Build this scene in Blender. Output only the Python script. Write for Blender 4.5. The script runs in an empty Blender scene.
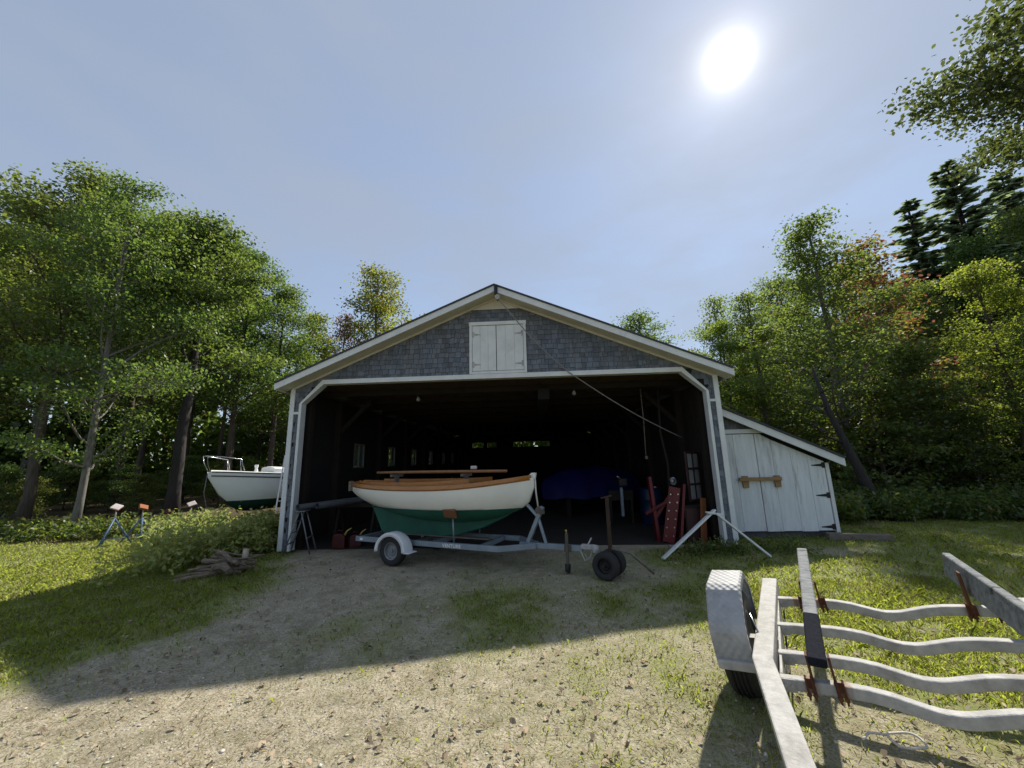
import bpy, math, random
import numpy as np
from mathutils import Vector, Matrix

sc = bpy.context.scene
COL = sc.collection
R = math.radians
rng = np.random.default_rng(11)
random.seed(5)

# ------------------------------------------------------------------ camera
F = 384.0
PITCH, ROLL, EYE = R(11.3), R(1.4), 1.65
fw = np.array([0, math.cos(PITCH), math.sin(PITCH)])
u0 = np.array([0, -math.sin(PITCH), math.cos(PITCH)])
r0 = np.array([1.0, 0, 0])
cr = math.cos(ROLL) * r0 - math.sin(ROLL) * u0
cu = math.cos(ROLL) * u0 + math.sin(ROLL) * r0
CAM = np.array([0, 0, EYE])
cd = bpy.data.cameras.new('camera')
cam = bpy.data.objects.new('camera', cd)
COL.objects.link(cam)
cam.matrix_world = Matrix(((cr[0], cu[0], -fw[0], 0), (cr[1], cu[1], -fw[1], 0), (cr[2], cu[2], -fw[2], EYE), (0, 0, 0, 1)))
cd.sensor_width = 36.0
cd.lens = F / 1024 * 36
cd.clip_start = 0.05
cd.clip_end = 2000
sc.camera = cam


def ray(x, y):
    return (x - 512) / F * cr + (384 - y) / F * cu + fw


def gnd(x, y, z=0.0):
    d = ray(x, y)
    return CAM + d * ((z - EYE) / d[2])


def aty(x, y, Y):
    d = ray(x, y)
    return CAM + d * (Y / d[1])


# ------------------------------------------------------------------ light
SUN_AZ, SUN_EL = R(35.5), R(45.1)
sdir = Vector((math.sin(SUN_AZ) * math.cos(SUN_EL), math.cos(SUN_AZ) * math.cos(SUN_EL), math.sin(SUN_EL)))
ld = bpy.data.lights.new('sun', 'SUN')
ld.energy = 3.6
ld.angle = R(1.0)
ld.color = (1.0, 0.93, 0.80)
lo = bpy.data.objects.new('sun', ld)
COL.objects.link(lo)
lo.rotation_euler = (-sdir).to_track_quat('-Z', 'Y').to_euler()

W = bpy.data.worlds.new('World')
sc.world = W
W.use_nodes = True
nt = W.node_tree
nt.nodes.clear()
N = nt.nodes.new
out = N('ShaderNodeOutputWorld')
bg = N('ShaderNodeBackground')
sky = N('ShaderNodeTexSky')
sky.sky_type = 'NISHITA'
sky.sun_disc = False
sky.sun_elevation = SUN_EL
sky.sun_rotation = SUN_AZ
sky.altitude = 50
sky.air_density = 1.0
sky.dust_density = 0.15
sky.ozone_density = 2.0
SKY = 0.103
bg.inputs['Strength'].default_value = SKY
# thin high cloud and the hazy disc of the sun, both by direction in the sky
tc = N('ShaderNodeTexCoord')
dot = N('ShaderNodeVectorMath'); dot.operation = 'DOT_PRODUCT'
nrm = N('ShaderNodeVectorMath'); nrm.operation = 'NORMALIZE'
nt.links.new(tc.outputs['Generated'], nrm.inputs[0])
nt.links.new(nrm.outputs[0], dot.inputs[0])
dot.inputs[1].default_value = sdir
ac = N('ShaderNodeMath'); ac.operation = 'ARCCOSINE'
nt.links.new(dot.outputs['Value'], ac.inputs[0])


def maprange(a, b, c, d, smooth=True):
    m = N('ShaderNodeMapRange')
    if smooth:
        m.interpolation_type = 'SMOOTHERSTEP'
    m.inputs[1].default_value, m.inputs[2].default_value = a, b
    m.inputs[3].default_value, m.inputs[4].default_value = c, d
    return m


def falloff(amp, width):
    h = N('ShaderNodeMath'); h.operation = 'MULTIPLY'; h.inputs[1].default_value = -1.0 / width
    nt.links.new(ac.outputs[0], h.inputs[0])
    e = N('ShaderNodeMath'); e.operation = 'EXPONENT'
    nt.links.new(h.outputs[0], e.inputs[0])
    m = N('ShaderNodeMath'); m.operation = 'MULTIPLY'; m.inputs[1].default_value = amp
    nt.links.new(e.outputs[0], m.inputs[0])
    return m


core, halo = falloff(15.0, R(1.15)), falloff(1.2, R(8.0))
add = N('ShaderNodeMath'); add.operation = 'ADD'
nt.links.new(core.outputs[0], add.inputs[0]); nt.links.new(halo.outputs[0], add.inputs[1])
sunc = N('ShaderNodeVectorMath'); sunc.operation = 'SCALE'
sunc.inputs[0].default_value = (1.0, 0.92, 0.78)
nt.links.new(add.outputs[0], sunc.inputs['Scale'])
# compress the bright aureole of the sky a little: thin veil of haze evens the sky out
veil = N('ShaderNodeMix'); veil.data_type = 'RGBA'
nz = N('ShaderNodeTexNoise'); nz.inputs['Scale'].default_value = 2.2; nz.inputs['Detail'].default_value = 5
mp = N('ShaderNodeMapping'); mp.inputs['Scale'].default_value = (1, 1, 2.6); mp.inputs['Rotation'].default_value = (0.2, 0.4, 0.9)
nt.links.new(nrm.outputs[0], mp.inputs[0]); nt.links.new(mp.outputs[0], nz.inputs['Vector'])
vm = maprange(0.38, 0.72, 0.64, 0.84)
nt.links.new(nz.outputs['Fac'], vm.inputs[0])
nt.links.new(vm.outputs[0], veil.inputs['Factor'])
nt.links.new(sky.outputs[0], veil.inputs['A'])
veil.inputs['B'].default_value = (2.12, 2.43, 2.98, 1)
sadd = N('ShaderNodeVectorMath'); sadd.operation = 'ADD'
nt.links.new(veil.outputs['Result'], sadd.inputs[0]); nt.links.new(sunc.outputs[0], sadd.inputs[1])
nt.links.new(sadd.outputs[0], bg.inputs['Color'])
nt.links.new(bg.outputs[0], out.inputs[0])

sc.view_settings.view_transform = 'Standard'
sc.view_settings.look = 'None'
sc.view_settings.exposure = 0.92
sc.view_settings.gamma = 1.0
sc.render.engine = 'CYCLES'
sc.cycles.use_denoising = True
try:
    sc.cycles.denoiser = 'OPENIMAGEDENOISE'
    sc.cycles.denoising_input_passes = 'RGB_ALBEDO_NORMAL'
except Exception:
    pass
sc.cycles.max_bounces = 6
sc.cycles.diffuse_bounces = 3
sc.cycles.glossy_bounces = 2
sc.cycles.transmission_bounces = 4
sc.cycles.transparent_max_bounces = 4
sc.cycles.sample_clamp_indirect = 4.0
sc.cycles.caustics_reflective = False
sc.cycles.caustics_refractive = False


# ------------------------------------------------------------------ materials
def mat(name, c1, c2=None, scale=6.0, rough=0.7, metal=0.0, bump=0.0, bscale=None, detail=6.0, stretch=(1, 1, 1),
        stain=None, sscale=1.5, sthr=(0.55, 0.72), island=0.0, spec=0.4, coord='Object'):
    m = bpy.data.materials.new(name)
    m.use_nodes = True
    t = m.node_tree
    b = t.nodes['Principled BSDF']
    b.inputs['Roughness'].default_value = rough
    b.inputs['Metallic'].default_value = metal
    b.inputs['Specular IOR Level'].default_value = spec
    co = t.nodes.new('ShaderNodeTexCoord')
    mpn = t.nodes.new('ShaderNodeMapping')
    mpn.inputs['Scale'].default_value = stretch
    t.links.new(co.outputs[coord], mpn.inputs[0])
    n1 = t.nodes.new('ShaderNodeTexNoise')
    n1.inputs['Scale'].default_value = scale
    n1.inputs['Detail'].default_value = detail
    n1.inputs['Roughness'].default_value = 0.62
    t.links.new(mpn.outputs[0], n1.inputs['Vector'])
    rp = t.nodes.new('ShaderNodeMapRange')
    rp.inputs[1].default_value, rp.inputs[2].default_value = 0.3, 0.7
    t.links.new(n1.outputs['Fac'], rp.inputs[0])
    mx = t.nodes.new('ShaderNodeMix'); mx.data_type = 'RGBA'
    mx.inputs['A'].default_value = (*c1, 1)
    mx.inputs['B'].default_value = (*(c2 or tuple(v * 0.75 for v in c1)), 1)
    t.links.new(rp.outputs[0], mx.inputs['Factor'])
    col = mx.outputs['Result']
    if stain:
        n2 = t.nodes.new('ShaderNodeTexNoise')
        n2.inputs['Scale'].default_value = sscale
        n2.inputs['Detail'].default_value = 8
        n2.inputs['Roughness'].default_value = 0.7
        t.links.new(mpn.outputs[0], n2.inputs['Vector'])
        r2 = t.nodes.new('ShaderNodeMapRange')
        r2.inputs[1].default_value, r2.inputs[2].default_value = sthr
        t.links.new(n2.outputs['Fac'], r2.inputs[0])
        m2 = t.nodes.new('ShaderNodeMix'); m2.data_type = 'RGBA'
        m2.inputs['B'].default_value = (*stain, 1)
        t.links.new(col, m2.inputs['A'])
        t.links.new(r2.outputs[0], m2.inputs['Factor'])
        col = m2.outputs['Result']
    if island:
        g = t.nodes.new('ShaderNodeNewGeometry')
        r3 = t.nodes.new('ShaderNodeMapRange')
        r3.inputs[3].default_value, r3.inputs[4].default_value = 1 - island, 1 + island
        t.links.new(g.outputs['Random Per Island'], r3.inputs[0])
        sc_ = t.nodes.new('ShaderNodeVectorMath'); sc_.operation = 'SCALE'
        t.links.new(col, sc_.inputs[0]); t.links.new(r3.outputs[0], sc_.inputs['Scale'])
        col = sc_.outputs[0]
    t.links.new(col, b.inputs['Base Color'])
    if bump:
        n3 = t.nodes.new('ShaderNodeTexNoise')
        n3.inputs['Scale'].default_value = bscale or scale * 4
        n3.inputs['Detail'].default_value = 5
        t.links.new(mpn.outputs[0], n3.inputs['Vector'])
        bp = t.nodes.new('ShaderNodeBump')
        bp.inputs['Strength'].default_value = bump
        bp.inputs['Distance'].default_value = 0.02
        t.links.new(n3.outputs['Fac'], bp.inputs['Height'])
        t.links.new(bp.outputs[0], b.inputs['Normal'])
    return m


def leafmat(name, c, ct, var=0.35, trans=0.5, hue=0.02, alt=None, altp=0.0, gloss=0.06):
    """leaf: diffuse + light passing through, each leaf a little different"""
    m = bpy.data.materials.new(name)
    m.use_nodes = True
    t = m.node_tree
    t.nodes.clear()
    o = t.nodes.new('ShaderNodeOutputMaterial')
    g = t.nodes.new('ShaderNodeNewGeometry')
    oi = t.nodes.new('ShaderNodeObjectInfo')
    r3 = t.nodes.new('ShaderNodeMapRange')
    r3.inputs[3].default_value, r3.inputs[4].default_value = 1 - var, 1 + var
    t.links.new(g.outputs['Random Per Island'], r3.inputs[0])
    hs = t.nodes.new('ShaderNodeMapRange')
    hs.inputs[3].default_value, hs.inputs[4].default_value = 0.5 - hue, 0.5 + hue
    t.links.new(oi.outputs['Random'], hs.inputs[0])
    ends = []
    for cc in (c, ct):
        hv = t.nodes.new('ShaderNodeHueSaturation')
        hv.inputs['Color'].default_value = (*cc, 1)
        t.links.new(hs.outputs[0], hv.inputs['Hue'])
        t.links.new(r3.outputs[0], hv.inputs['Value'])
        s = hv.outputs[0]
        if alt:
            fr = t.nodes.new('ShaderNodeMath'); fr.operation = 'MULTIPLY'; fr.inputs[1].default_value = 37.7
            t.links.new(g.outputs['Random Per Island'], fr.inputs[0])
            fm = t.nodes.new('ShaderNodeMath'); fm.operation = 'FRACT'
            t.links.new(fr.outputs[0], fm.inputs[0])
            lt = t.nodes.new('ShaderNodeMath'); lt.operation = 'LESS_THAN'; lt.inputs[1].default_value = altp
            t.links.new(fm.outputs[0], lt.inputs[0])
            mx = t.nodes.new('ShaderNodeMix'); mx.data_type = 'RGBA'
            t.links.new(lt.outputs[0], mx.inputs['Factor'])
            t.links.new(s, mx.inputs['A'])
            mx.inputs['B'].default_value = (*alt, 1)
            s = mx.outputs['Result']
        ends.append(s)
    d = t.nodes.new('ShaderNodeBsdfDiffuse')
    tr = t.nodes.new('ShaderNodeBsdfTranslucent')
    t.links.new(ends[0], d.inputs[0]); t.links.new(ends[1], tr.inputs[0])
    m1 = t.nodes.new('ShaderNodeMixShader'); m1.inputs[0].default_value = trans
    t.links.new(d.outputs[0], m1.inputs[1]); t.links.new(tr.outputs[0], m1.inputs[2])
    gl = t.nodes.new('ShaderNodeBsdfGlossy'); gl.inputs['Roughness'].default_value = 0.45
    gl.inputs['Color'].default_value = (0.5, 0.5, 0.5, 1)
    m2 = t.nodes.new('ShaderNodeMixShader'); m2.inputs[0].default_value = gloss
    t.links.new(m1.outputs[0], m2.inputs[1]); t.links.new(gl.outputs[0], m2.inputs[2])
    t.links.new(m2.outputs[0], o.inputs[0])
    return m


M = {}
M['white_paint'] = mat('white_paint', (0.70, 0.72, 0.72), (0.58, 0.60, 0.60), 3.0, 0.55, stain=(0.42, 0.42, 0.40), sscale=2.2, sthr=(0.58, 0.85), bump=0.15, bscale=30)
M['cream_paint'] = mat('cream_paint', (0.60, 0.57, 0.48), (0.48, 0.45, 0.37), 3.0, 0.6)
M['peeling_paint'] = mat('peeling_paint', (0.70, 0.74, 0.76), (0.57, 0.60, 0.61), 2.5, 0.6, stretch=(6, 6, 0.7), stain=(0.30, 0.30, 0.295), sscale=1.0, sthr=(0.56, 0.72), bump=0.25, bscale=14, island=0.06)
M['shingle'] = mat('weathered_shingle', (0.148, 0.172, 0.208), (0.098, 0.110, 0.132), 2.2, 0.85, island=0.24, bump=0.5, bscale=24, stretch=(4, 4, 0.8), stain=(0.19, 0.165, 0.14), sscale=0.35, sthr=(0.48, 0.85))
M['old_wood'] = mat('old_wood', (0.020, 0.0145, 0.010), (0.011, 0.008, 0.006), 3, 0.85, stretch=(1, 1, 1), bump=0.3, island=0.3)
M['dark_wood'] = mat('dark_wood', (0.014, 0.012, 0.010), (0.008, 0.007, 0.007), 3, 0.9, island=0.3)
M['asphalt_roof'] = mat('asphalt_roofing', (0.06, 0.065, 0.08), (0.04, 0.042, 0.05), 20, 0.9, bump=0.3)
M['foundation'] = mat('stone_footing', (0.12, 0.12, 0.12), (0.06, 0.06, 0.06), 8, 0.9, bump=0.5)
M['black_iron'] = mat('black_iron', (0.02, 0.02, 0.022), None, 8, 0.5, metal=0.3)
M['bare_plank'] = mat('bare_plank', (0.33, 0.21, 0.10), (0.24, 0.15, 0.07), 4, 0.7, stretch=(1, 6, 6), bump=0.2)
M['grey_timber'] = mat('grey_timber', (0.20, 0.17, 0.14), (0.11, 0.095, 0.08), 4, 0.85, stretch=(1, 6, 6), bump=0.4)
M['galv'] = mat('galvanised_steel', (0.50, 0.49, 0.465), (0.32, 0.315, 0.305), 16, 0.72, metal=0.0, bump=0.2, bscale=60, stain=(0.17, 0.155, 0.135), sscale=5.0, sthr=(0.52, 0.78), detail=12, spec=.35)
M['galv_blue'] = mat('dull_galvanised_steel', (0.28, 0.33, 0.38), (0.20, 0.24, 0.28), 5, 0.45, metal=0.35)
M['rust'] = mat('rusty_steel', (0.15, 0.055, 0.025), (0.065, 0.025, 0.015), 9, 0.85, bump=0.5)
M['rust_mast'] = mat('rusted_post_steel', (0.055, 0.033, 0.022), (0.03, 0.018, 0.012), 9, 0.85)
M['jack_steel'] = mat('dull_jack_steel', (.13, .115, .09), (.08, .07, .055), 8, .7)
M['rubber'] = mat('rubber', (0.018, 0.018, 0.019), (0.028, 0.027, 0.026), 10, 0.75, bump=0.15)
M['rim_grey'] = mat('grey_rim', (0.26, 0.27, 0.28), (0.18, 0.18, 0.19), 8, 0.5, metal=0.4)
M['fender_white'] = mat('white_fender_plastic', (0.82, 0.83, 0.85), (0.72, 0.73, 0.75), 4, 0.4)
M['hull_white'] = mat('white_hull_paint', (0.80, 0.78, 0.70), (0.72, 0.70, 0.63), 2.0, 0.35, stain=(0.55, 0.52, 0.45), sscale=1.4, sthr=(0.6, 0.9))
M['hull_green'] = mat('green_bottom_paint', (0.018, 0.125, 0.085), (0.012, 0.085, 0.06), 3.0, 0.6, stain=(0.02, 0.06, 0.045), sscale=2.2, sthr=(0.55, 0.75))
M['varnish'] = mat('varnished_wood', (0.42, 0.17, 0.035), (0.27, 0.10, 0.022), 5, 0.28, stretch=(0.6, 8, 8), spec=0.6)
M['spar'] = mat('spar_wood', (0.30, 0.15, 0.06), (0.20, 0.10, 0.04), 5, 0.4, stretch=(0.6, 8, 8))
M['pad_brown'] = mat('plywood_pad', (0.24, 0.10, 0.045), (0.15, 0.065, 0.03), 6, 0.75)
M['yacht_white'] = mat('yacht_gelcoat', (0.80, 0.81, 0.80), (0.72, 0.73, 0.72), 1.5, 0.35)
M['yacht_green'] = mat('dark_green_antifouling', (0.012, 0.06, 0.045), (0.01, 0.04, 0.03), 2, 0.6)
M['strake'] = mat('dark_strake', (0.05, 0.055, 0.06), None, 6, 0.5)
M['alu_dull'] = mat('dull_aluminium', (0.20, 0.215, 0.23), (0.14, 0.15, 0.16), 6, 0.45, metal=0.4)
M['steel'] = mat('stainless_steel', (0.62, 0.63, 0.64), None, 6, 0.25, metal=0.9)
M['alu'] = mat('aluminium', (0.42, 0.44, 0.46), (0.32, 0.34, 0.36), 6, 0.35, metal=0.6)
M['red_paint'] = mat('red_paint', (0.12, 0.005, 0.007), (0.07, 0.003, 0.005), 5, 0.45)
M['red_plastic'] = mat('red_plastic', (0.06, 0.005, 0.006), None, 5, 0.45)
M['orange_pad'] = mat('orange_pad', (0.33, 0.10, 0.03), (0.22, 0.07, 0.02), 6, 0.7)
M['white_pad'] = mat('white_pad', (0.60, 0.55, 0.54), (0.42, 0.34, 0.33), 6, 0.6)
M['blue_paint'] = mat('blue_steel', (0.06, 0.12, 0.24), (0.09, 0.13, 0.20), 6, 0.5)
M['tarp_blue'] = mat('blue_tarpaulin', (0.003, 0.003, 0.075), (0.002, 0.002, 0.05), 3, 0.55, bump=0.5, bscale=6)
M['barrel_blue'] = mat('blue_drum_plastic', (0.005, 0.02, 0.055), None, 3, 0.45)
M['carpet_dark'] = mat('dark_bunk_carpet', (0.022, 0.025, 0.032), (0.014, 0.015, 0.02), 40, 0.95, spec=0.03, bump=0.4, bscale=150)
M['carpet_grey'] = mat('worn_grey_bunk_carpet', (0.36, 0.37, 0.37), (0.16, 0.17, 0.18), 9, 0.92, spec=0.08, bump=0.6, bscale=90, stretch=(1, 2.5, 2.5), stain=(0.08, 0.085, 0.09), sscale=4, sthr=(0.58, 0.66), detail=10)
M['bark'] = mat('grey_brown_bark', (0.125, 0.10, 0.08), (0.05, 0.04, 0.032), 6, 0.9, stretch=(5, 5, 0.8), bump=0.7, bscale=8)
M['bark_pale'] = mat('pale_grey_bark', (0.22, 0.205, 0.18), (0.11, 0.10, 0.09), 6, 0.9, stretch=(4, 4, 1.2), bump=0.4, bscale=8)
M['bark_dark'] = mat('dark_bark', (0.05, 0.042, 0.04), (0.022, 0.02, 0.02), 6, 0.9, stretch=(5, 5, 0.8), bump=0.7, bscale=8)
M['log'] = mat('weathered_log', (0.30, 0.225, 0.16), (0.075, 0.06, 0.05), 9, 0.9, stretch=(1, 4, 4), bump=0.8, stain=(.06, .07, .035), sscale=5, sthr=(.5, .7))
M['log_pale'] = mat('pale_cut_log', (0.50, 0.44, 0.34), (0.34, 0.29, 0.21), 5, 0.85)
M['rope'] = mat('pale_rope', (0.66, 0.64, 0.58), None, 30, 0.85)
M['rope_grey'] = mat('grey_rope', (0.26, 0.25, 0.24), None, 30, 0.85)
M['yellow_rubber'] = mat('yellow_roller', (0.55, 0.42, 0.12), None, 6, 0.5)
M['amber'] = mat('amber_lens', (0.75, 0.25, 0.02), None, 6, 0.25)
M['letter_white'] = mat('white_decal', (0.82, 0.84, 0.86), None, 6, 0.5)
M['glass'] = mat('dusty_glass', (0.36, 0.38, 0.40), (0.24, 0.26, 0.27), 4, 0.25)
_m = bpy.data.materials.new('dimming_window_pane'); _m.use_nodes = True
_t = _m.node_tree; _t.nodes.clear()
_o = _t.nodes.new('ShaderNodeOutputMaterial'); _a = _t.nodes.new('ShaderNodeBsdfTransparent'); _b = _t.nodes.new('ShaderNodeBsdfDiffuse'); _x = _t.nodes.new('ShaderNodeMixShader')
_a.inputs[0].default_value = (.80, .90, .88, 1); _b.inputs[0].default_value = (.16, .19, .19, 1); _x.inputs[0].default_value = .3  # grey-green tint added to the panes to dim daylight through the side windows
_t.links.new(_a.outputs[0], _x.inputs[1]); _t.links.new(_b.outputs[0], _x.inputs[2]); _t.links.new(_x.outputs[0], _o.inputs[0])
M['dimming_pane'] = _m
M['sash'] = mat('dark_sash_paint', (0.045, 0.016, 0.016), None, 6, 0.6)
M['orange_board'] = mat('orange_board', (0.20, 0.07, 0.025), None, 5, 0.6)
M['lamp_glass'] = mat('lamp_glass', (0.35, 0.35, 0.33), None, 5, 0.3)
M['stone'] = mat('pebbles', (0.52, 0.49, 0.43), (0.30, 0.275, 0.24), 4, 0.85, island=0.45)
M['dead_leaf'] = mat('dead_leaf', (0.14, 0.09, 0.055), (0.34, 0.27, 0.19), 1.2, 0.8, island=0.6)

M['maple'] = leafmat('maple_leaf', (0.078, 0.122, 0.040), (0.24, 0.34, 0.055), alt=(0.16, 0.16, 0.03), altp=0.05)
M['lime'] = leafmat('sunny_leaf', (0.10, 0.15, 0.032), (0.42, 0.50, 0.055), alt=(0.25, 0.20, 0.04), altp=0.06)
M['dark_leaf'] = leafmat('dark_leaf', (0.065, 0.10, 0.034), (0.22, 0.30, 0.042))
M['autumn'] = leafmat('turning_leaf', (0.10, 0.14, 0.035), (0.34, 0.42, 0.05), alt=(0.26, 0.14, 0.05), altp=0.08)
M['red_leaf'] = leafmat('red_maple_leaf', (0.11, 0.10, 0.04), (0.32, 0.24, 0.05), alt=(0.28, 0.10, 0.06), altp=0.35)
M['needle'] = leafmat('spruce_needle', (0.10, 0.125, 0.085), (0.26, 0.34, 0.16), trans=0.6, hue=0.01)
M['backlit'] = leafmat('backlit_maple_leaf', (0.085, 0.115, 0.05), (0.15, 0.20, 0.045), trans=0.42, alt=(0.24, 0.27, 0.05), altp=0.12, gloss=.10)
M['weed'] = leafmat('weed_leaf', (0.25, 0.30, 0.10), (0.50, 0.56, 0.13), alt=(0.42, 0.42, 0.14), altp=0.3)
M['fern'] = leafmat('fern_leaf', (0.075, 0.115, 0.032), (0.26, 0.32, 0.045), alt=(0.2, 0.17, 0.04), altp=0.08)
M['grass'] = leafmat('grass_blade', (0.19, 0.245, 0.045), (0.54, 0.62, 0.075), alt=(0.40, 0.36, 0.17), altp=0.22, gloss=0.06, hue=0.0)


# ------------------------------------------------------------------ mesh builder
class MB:
    def __init__(self):
        self.v, self.f = [], []

    def add(self, vs, fs):
        o = len(self.v)
        self.v += [tuple(map(float, p)) for p in vs]
        self.f += [tuple(i + o for i in q) for q in fs]
        return self

    def box(self, c, s, rot=None, ch=0.0):
        hx, hy, hz = s[0] / 2, s[1] / 2, s[2] / 2
        vs = [Vector((x * hx, y * hy, z * hz)) for x in (-1, 1) for y in (-1, 1) for z in (-1, 1)]
        if rot is not None:
            vs = [rot @ p for p in vs]
        c = Vector(c)
        return self.add([p + c for p in vs], [(0, 1, 3, 2), (4, 6, 7, 5), (0, 4, 5, 1), (2, 3, 7, 6), (0, 2, 6, 4), (1, 5, 7, 3)])

    def bb(self, x0, x1, y0, y1, z0, z1):
        return self.box(((x0 + x1) / 2, (y0 + y1) / 2, (z0 + z1) / 2), (x1 - x0, y1 - y0, z1 - z0))

    def beam(self, p0, p1, w, h, up=(0, 0, 1)):
        p0, p1 = Vector(p0), Vector(p1)
        d = p1 - p0
        L = d.length
        d.normalize()
        u = Vector(up)
        s = d.cross(u)
        if s.length < 1e-4:
            s = d.cross(Vector((1, 0, 0)))
        s.normalize()
        u = s.cross(d)
        m = Matrix((d, s, u)).transposed()
        return self.box((p0 + p1) / 2, (L, w, h), m)

    def sweep(self, pts, w, h, up=(0, 0, 1)):
        """rectangular bar along a polyline"""
        pts = [Vector(p) for p in pts]
        rings = []
        for i, p in enumerate(pts):
            a = pts[max(0, i - 1)]
            b = pts[min(len(pts) - 1, i + 1)]
            d = (b - a).normalized()
            s = d.cross(Vector(up)).normalized()
            u = s.cross(d)
            if 0 < i < len(pts) - 1:
                d1 = (p - a).normalized(); d2 = (b - p).normalized()
                k = 1 / max(0.6, math.cos(d1.angle(d2) / 2))
            else:
                k = 1
            dz = abs(d.dot(Vector(up)))
            rings.append([p + s * x * w / 2 * (k if dz < .3 else 1) + u * y * h / 2 for x, y in ((-1, -1), (1, -1), (1, 1), (-1, 1))])
        vs = [q for r in rings for q in r]
        fs = [(0, 1, 2, 3)[::-1]]
        for i in range(len(rings) - 1):
            for k in range(4):
                a, b = i * 4 + k, i * 4 + (k + 1) % 4
                fs.append((a, b, b + 4, a + 4))
        n = len(vs)
        fs.append((n - 4, n - 3, n - 2, n - 1))
        return self.add(vs, fs)

    def tube(self, pts, r, n=8, cap=True):
        pts = [Vector(p) for p in pts]
        rs = r if hasattr(r, '__len__') else [r] * len(pts)
        up = Vector((0.13, 0.21, 0.97))
        rings = []
        for i, p in enumerate(pts):
            d = (pts[min(len(pts) - 1, i + 1)] - pts[max(0, i - 1)]).normalized()
            s = d.cross(up)
            if s.length < 0.05:
                s = d.cross(Vector((1, 0, 0)))
            s.normalize()
            u = s.cross(d)
            rings.append([p + (s * math.cos(2 * math.pi * k / n) + u * math.sin(2 * math.pi * k / n)) * rs[i] for k in range(n)])
        vs = [q for g in rings for q in g]
        fs = []
        for i in range(len(rings) - 1):
            for k in range(n):
                a, b = i * n + k, i * n + (k + 1) % n
                fs.append((a, b, b + n, a + n))
        if cap:
            fs.append(tuple(range(n))[::-1])
            fs.append(tuple(range(len(vs) - n, len(vs))))
        return self.add(vs, fs)

    def lathe(self, c, axis, prof, n=28, a0=0.0, a1=2 * math.pi):
        """prof = [(radius, along axis)]"""
        c = Vector(c)
        ax = Vector(axis).normalized()
        s = ax.cross(Vector((0, 0, 1)))
        if s.length < 0.05:
            s = Vector((1, 0, 0))
        s.normalize()
        u = s.cross(ax)
        full = abs(a1 - a0 - 2 * math.pi) < 1e-6
        cnt = n if full else n + 1
        vs = []
        for k in range(cnt):
            a = a0 + (a1 - a0) * k / n
            for r, h in prof:
                vs.append(c + ax * h + (s * math.cos(a) + u * math.sin(a)) * r)
        m = len(prof)
        fs = []
        for k in range(n):
            k2 = (k + 1) % cnt
            for j in range(m - 1):
                fs.append((k * m + j, k2 * m + j, k2 * m + j + 1, k * m + j + 1))
        return self.add(vs, fs)

    def prism(self, poly, y0, y1):
        """polygon in local (x,z), extruded along y"""
        n = len(poly)
        vs = [(x, y0, z) for x, z in poly] + [(x, y1, z) for x, z in poly]
        fs = [tuple(range(n)), tuple(range(n, 2 * n))[::-1]]
        for k in range(n):
            fs.append((k, k + n, (k + 1) % n + n, (k + 1) % n))
        return self.add(vs, fs)

    def grid(self, rows):
        m = len(rows[0])
        vs = [p for r in rows for p in r]
        fs = []
        for i in range(len(rows) - 1):
            for j in range(m - 1):
                a = i * m + j
                fs.append((a, a + 1, a + m + 1, a + m))
        return self.add(vs, fs)

    def build(self, name, m, parent=None, smooth=False, bevel=0.0, fix=True, seg=2):
        me = bpy.data.meshes.new(name)
        me.from_pydata(self.v, [], self.f)
        if fix:
            import bmesh
            b = bmesh.new()
            b.from_mesh(me)
            if smooth:
                bmesh.ops.remove_doubles(b, verts=b.verts, dist=1e-5)
                bmesh.ops.dissolve_degenerate(b, edges=b.edges, dist=1e-6)
            bmesh.ops.recalc_face_normals(b, faces=b.faces)
            b.to_mesh(me)
            b.free()
        me.materials.append(m if not isinstance(m, str) else M[m])
        if smooth:
            me.polygons.foreach_set('use_smooth', [True] * len(me.polygons))
            if smooth != 'all':
                try:
                    me.set_sharp_from_angle(angle=R(38))
                except Exception:
                    pass
        o = bpy.data.objects.new(name, me)
        COL.objects.link(o)
        if parent:
            o.parent = parent
        if bevel:
            bv = o.modifiers.new('bevel', 'BEVEL')
            bv.width = bevel
            bv.segments = seg
            bv.limit_method = 'ANGLE'
            bv.angle_limit = R(40)
        return o


def tag(o, label=None, cat=None, group=None, kind=None):
    if label: o['label'] = label
    if cat: o['category'] = cat
    if group: o['group'] = group
    if kind: o['kind'] = kind
    return o


def empty(name, loc, rz=0.0, label=None, cat=None, group=None):
    o = bpy.data.objects.new(name, None)
    o.empty_display_size = 0.2
    COL.objects.link(o)
    o.location = loc
    o.rotation_euler = (0, 0, rz)
    return tag(o, label, cat, group)


# ------------------------------------------------------------------ ground
def sstep(a, b, x):
    t = np.clip((x - a) / (b - a), 0, 1)
    return t * t * (3 - 2 * t)


_nz = [(rng.uniform(-1, 1, 2), rng.uniform(0, 6.28)) for _ in range(40)]


def fnoise(x, y, f, k0=0, n=8):
    s = 0
    for i in range(n):
        d, p = _nz[(k0 + i) % 40]
        s = s + np.sin((d[0] * x + d[1] * y) * f * (1 + 0.35 * i) * 2 + p)
    return s / n * 1.6


def gheight(x, y):
    x = np.asarray(x, float); y = np.asarray(y, float)
    h = 0.012 * fnoise(x, y, 1.7, 3) + 0.02 * fnoise(x, y, 0.5, 12)
    h = h + 0.15 * np.exp(-(((x - 3.35) / .8) ** 2 + ((y - 1.9) / 0.8) ** 2))
    # keep level under the boat, the sheds and the dolly
    return h - 0.01


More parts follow.
